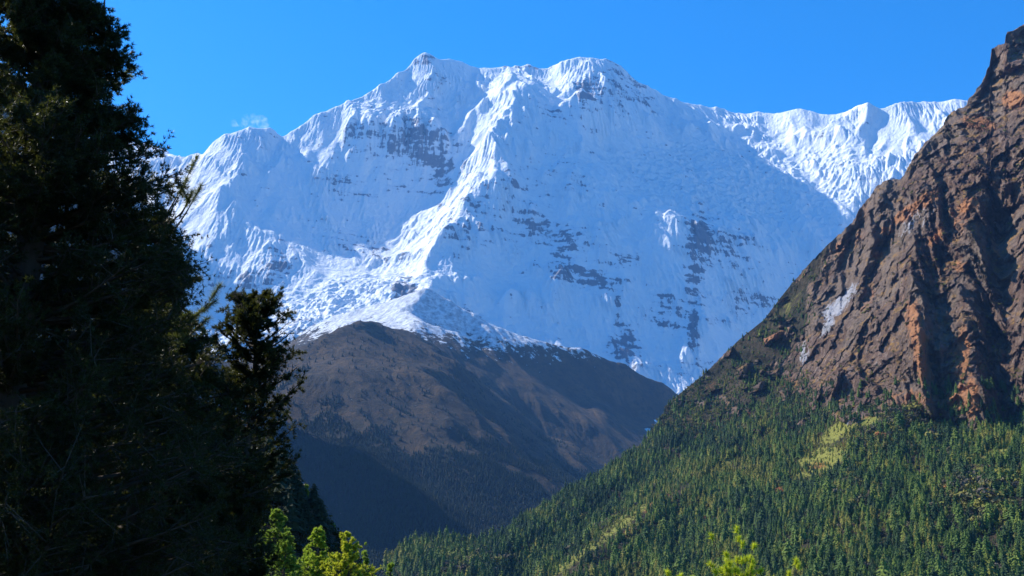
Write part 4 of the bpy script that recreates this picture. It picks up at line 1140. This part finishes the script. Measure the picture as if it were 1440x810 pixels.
# ------------------------------------------------------------------ far and near ground, in one sheet to the horizon
def build_ground():
    g = np.concatenate([-np.geomspace(14000, 12, 60), np.linspace(-11, 11, 9), np.geomspace(12, 14000, 60)])
    xx, yy = np.meshgrid(g, g)
    r = np.sqrt(xx * xx + yy * yy)
    z = -1.7 - 0.15 * (np.minimum(r, 90) - 4).clip(0) - 0.42 * (r - 90).clip(0)
    z = np.maximum(z, -430 + 12 * fbm2(xx / 900, yy / 900, 3, 401))
    z = z + 0.12 * fbm2(xx / 3, yy / 3, 2, 402) * (r < 60)
    t = NT('valley_ground')
    n1 = t.noise(0.01, 8, 0.6); n2 = t.noise(1.2, 6, 0.6)
    col = t.mix(t.ss(n1, 0.4, 0.6), (0.028, 0.036, 0.016), (0.09, 0.07, 0.04))
    col = t.mix(t.math('MULTIPLY', t.ss(n2, 0.5, 0.7), 0.5), col, (0.05, 0.06, 0.02))
    o = mesh_grid('ground', xx, yy, z, {}, t.out(col, t.bump(n2, 0.5, 0.1), 0.95))
    tag(o, 'dark grassy valley ground falling away below the viewpoint', 'ground', kind='structure')
build_ground()

def build_haze():
    x0, x1, y0, y1, z0, z1 = -14500, 14500, -14500, 14500, -460, 5400
    co = np.array([(x, y, z) for z in (z0, z1) for y in (y0, y1) for x in (x0, x1)], float)
    f = np.array([(0, 2, 3, 1), (4, 5, 7, 6), (0, 1, 5, 4), (2, 6, 7, 3), (0, 4, 6, 2), (1, 3, 7, 5)])
    m = bpy.data.materials.new('haze'); m.use_nodes = True
    nt = m.node_tree
    for n in list(nt.nodes):
        if n.type == 'BSDF_PRINCIPLED': nt.nodes.remove(n)
    v = nt.nodes.new('ShaderNodeVolumePrincipled')
    v.inputs['Color'].default_value = (0.18, 0.45, 1.0, 1)
    v.inputs['Density'].default_value = HAZE
    v.inputs['Anisotropy'].default_value = 0.2
    nt.links.new(v.outputs[0], nt.nodes['Material Output'].inputs['Volume'])
    o = raw_mesh('haze', co, f, {}, m)
    tag(o, 'thin blue mountain haze filling the valley air', 'haze', kind='stuff')
HAZE = 2.4e-5
build_haze()
def build_cloud():
    """small wisps of cloud standing behind the left shoulder of the mountain, beyond the haze"""
    m = bpy.data.materials.new('cloud'); m.use_nodes = True
    nt = m.node_tree; nt.nodes.remove(nt.nodes['Principled BSDF'])
    v = nt.nodes.new('ShaderNodeVolumePrincipled'); v.inputs['Color'].default_value = (1, 1, 1, 1); v.inputs['Anisotropy'].default_value = 0.3
    g = nt.nodes.new('ShaderNodeNewGeometry'); n = nt.nodes.new('ShaderNodeTexNoise'); n.inputs['Scale'].default_value = 0.008; n.inputs['Detail'].default_value = 7; n.inputs['Roughness'].default_value = 0.65
    nt.links.new(g.outputs['Position'], n.inputs['Vector'])
    r = nt.nodes.new('ShaderNodeMapRange'); r.inputs['From Min'].default_value = 0.52; r.inputs['From Max'].default_value = 0.80; r.inputs['To Max'].default_value = 0.006
    nt.links.new(n.outputs['Fac'], r.inputs['Value']); nt.links.new(r.outputs[0], v.inputs['Density'])
    nt.links.new(v.outputs[0], nt.nodes['Material Output'].inputs['Volume'])
    co, fa = [], []; Y = 15600.0
    for (px, py, rx, ry) in [(357, 171, 26, 10), (330, 173, 12, 5)]:
        c = W(px, py, Y); a = rx * Y / FPX; b = ry * Y / FPX; base = len(co)
        for i in range(9):
            th = math.pi * i / 8
            for k in range(12):
                ph = 2 * math.pi * k / 12
                co.append((c[0] + a * math.sin(th) * math.cos(ph), c[1] + a * math.sin(th) * math.sin(ph), c[2] + b * math.cos(th)))
        for i in range(8):
            for k in range(12):
                j = (k + 1) % 12
                fa.append((base + i * 12 + k, base + (i + 1) * 12 + k, base + (i + 1) * 12 + j, base + i * 12 + j))
    o = raw_mesh('cloud', np.array(co), np.array(fa), {}, m)
    tag(o, 'tiny white wisps of cloud behind the left shoulder of the mountain', 'cloud', kind='stuff')
build_cloud()
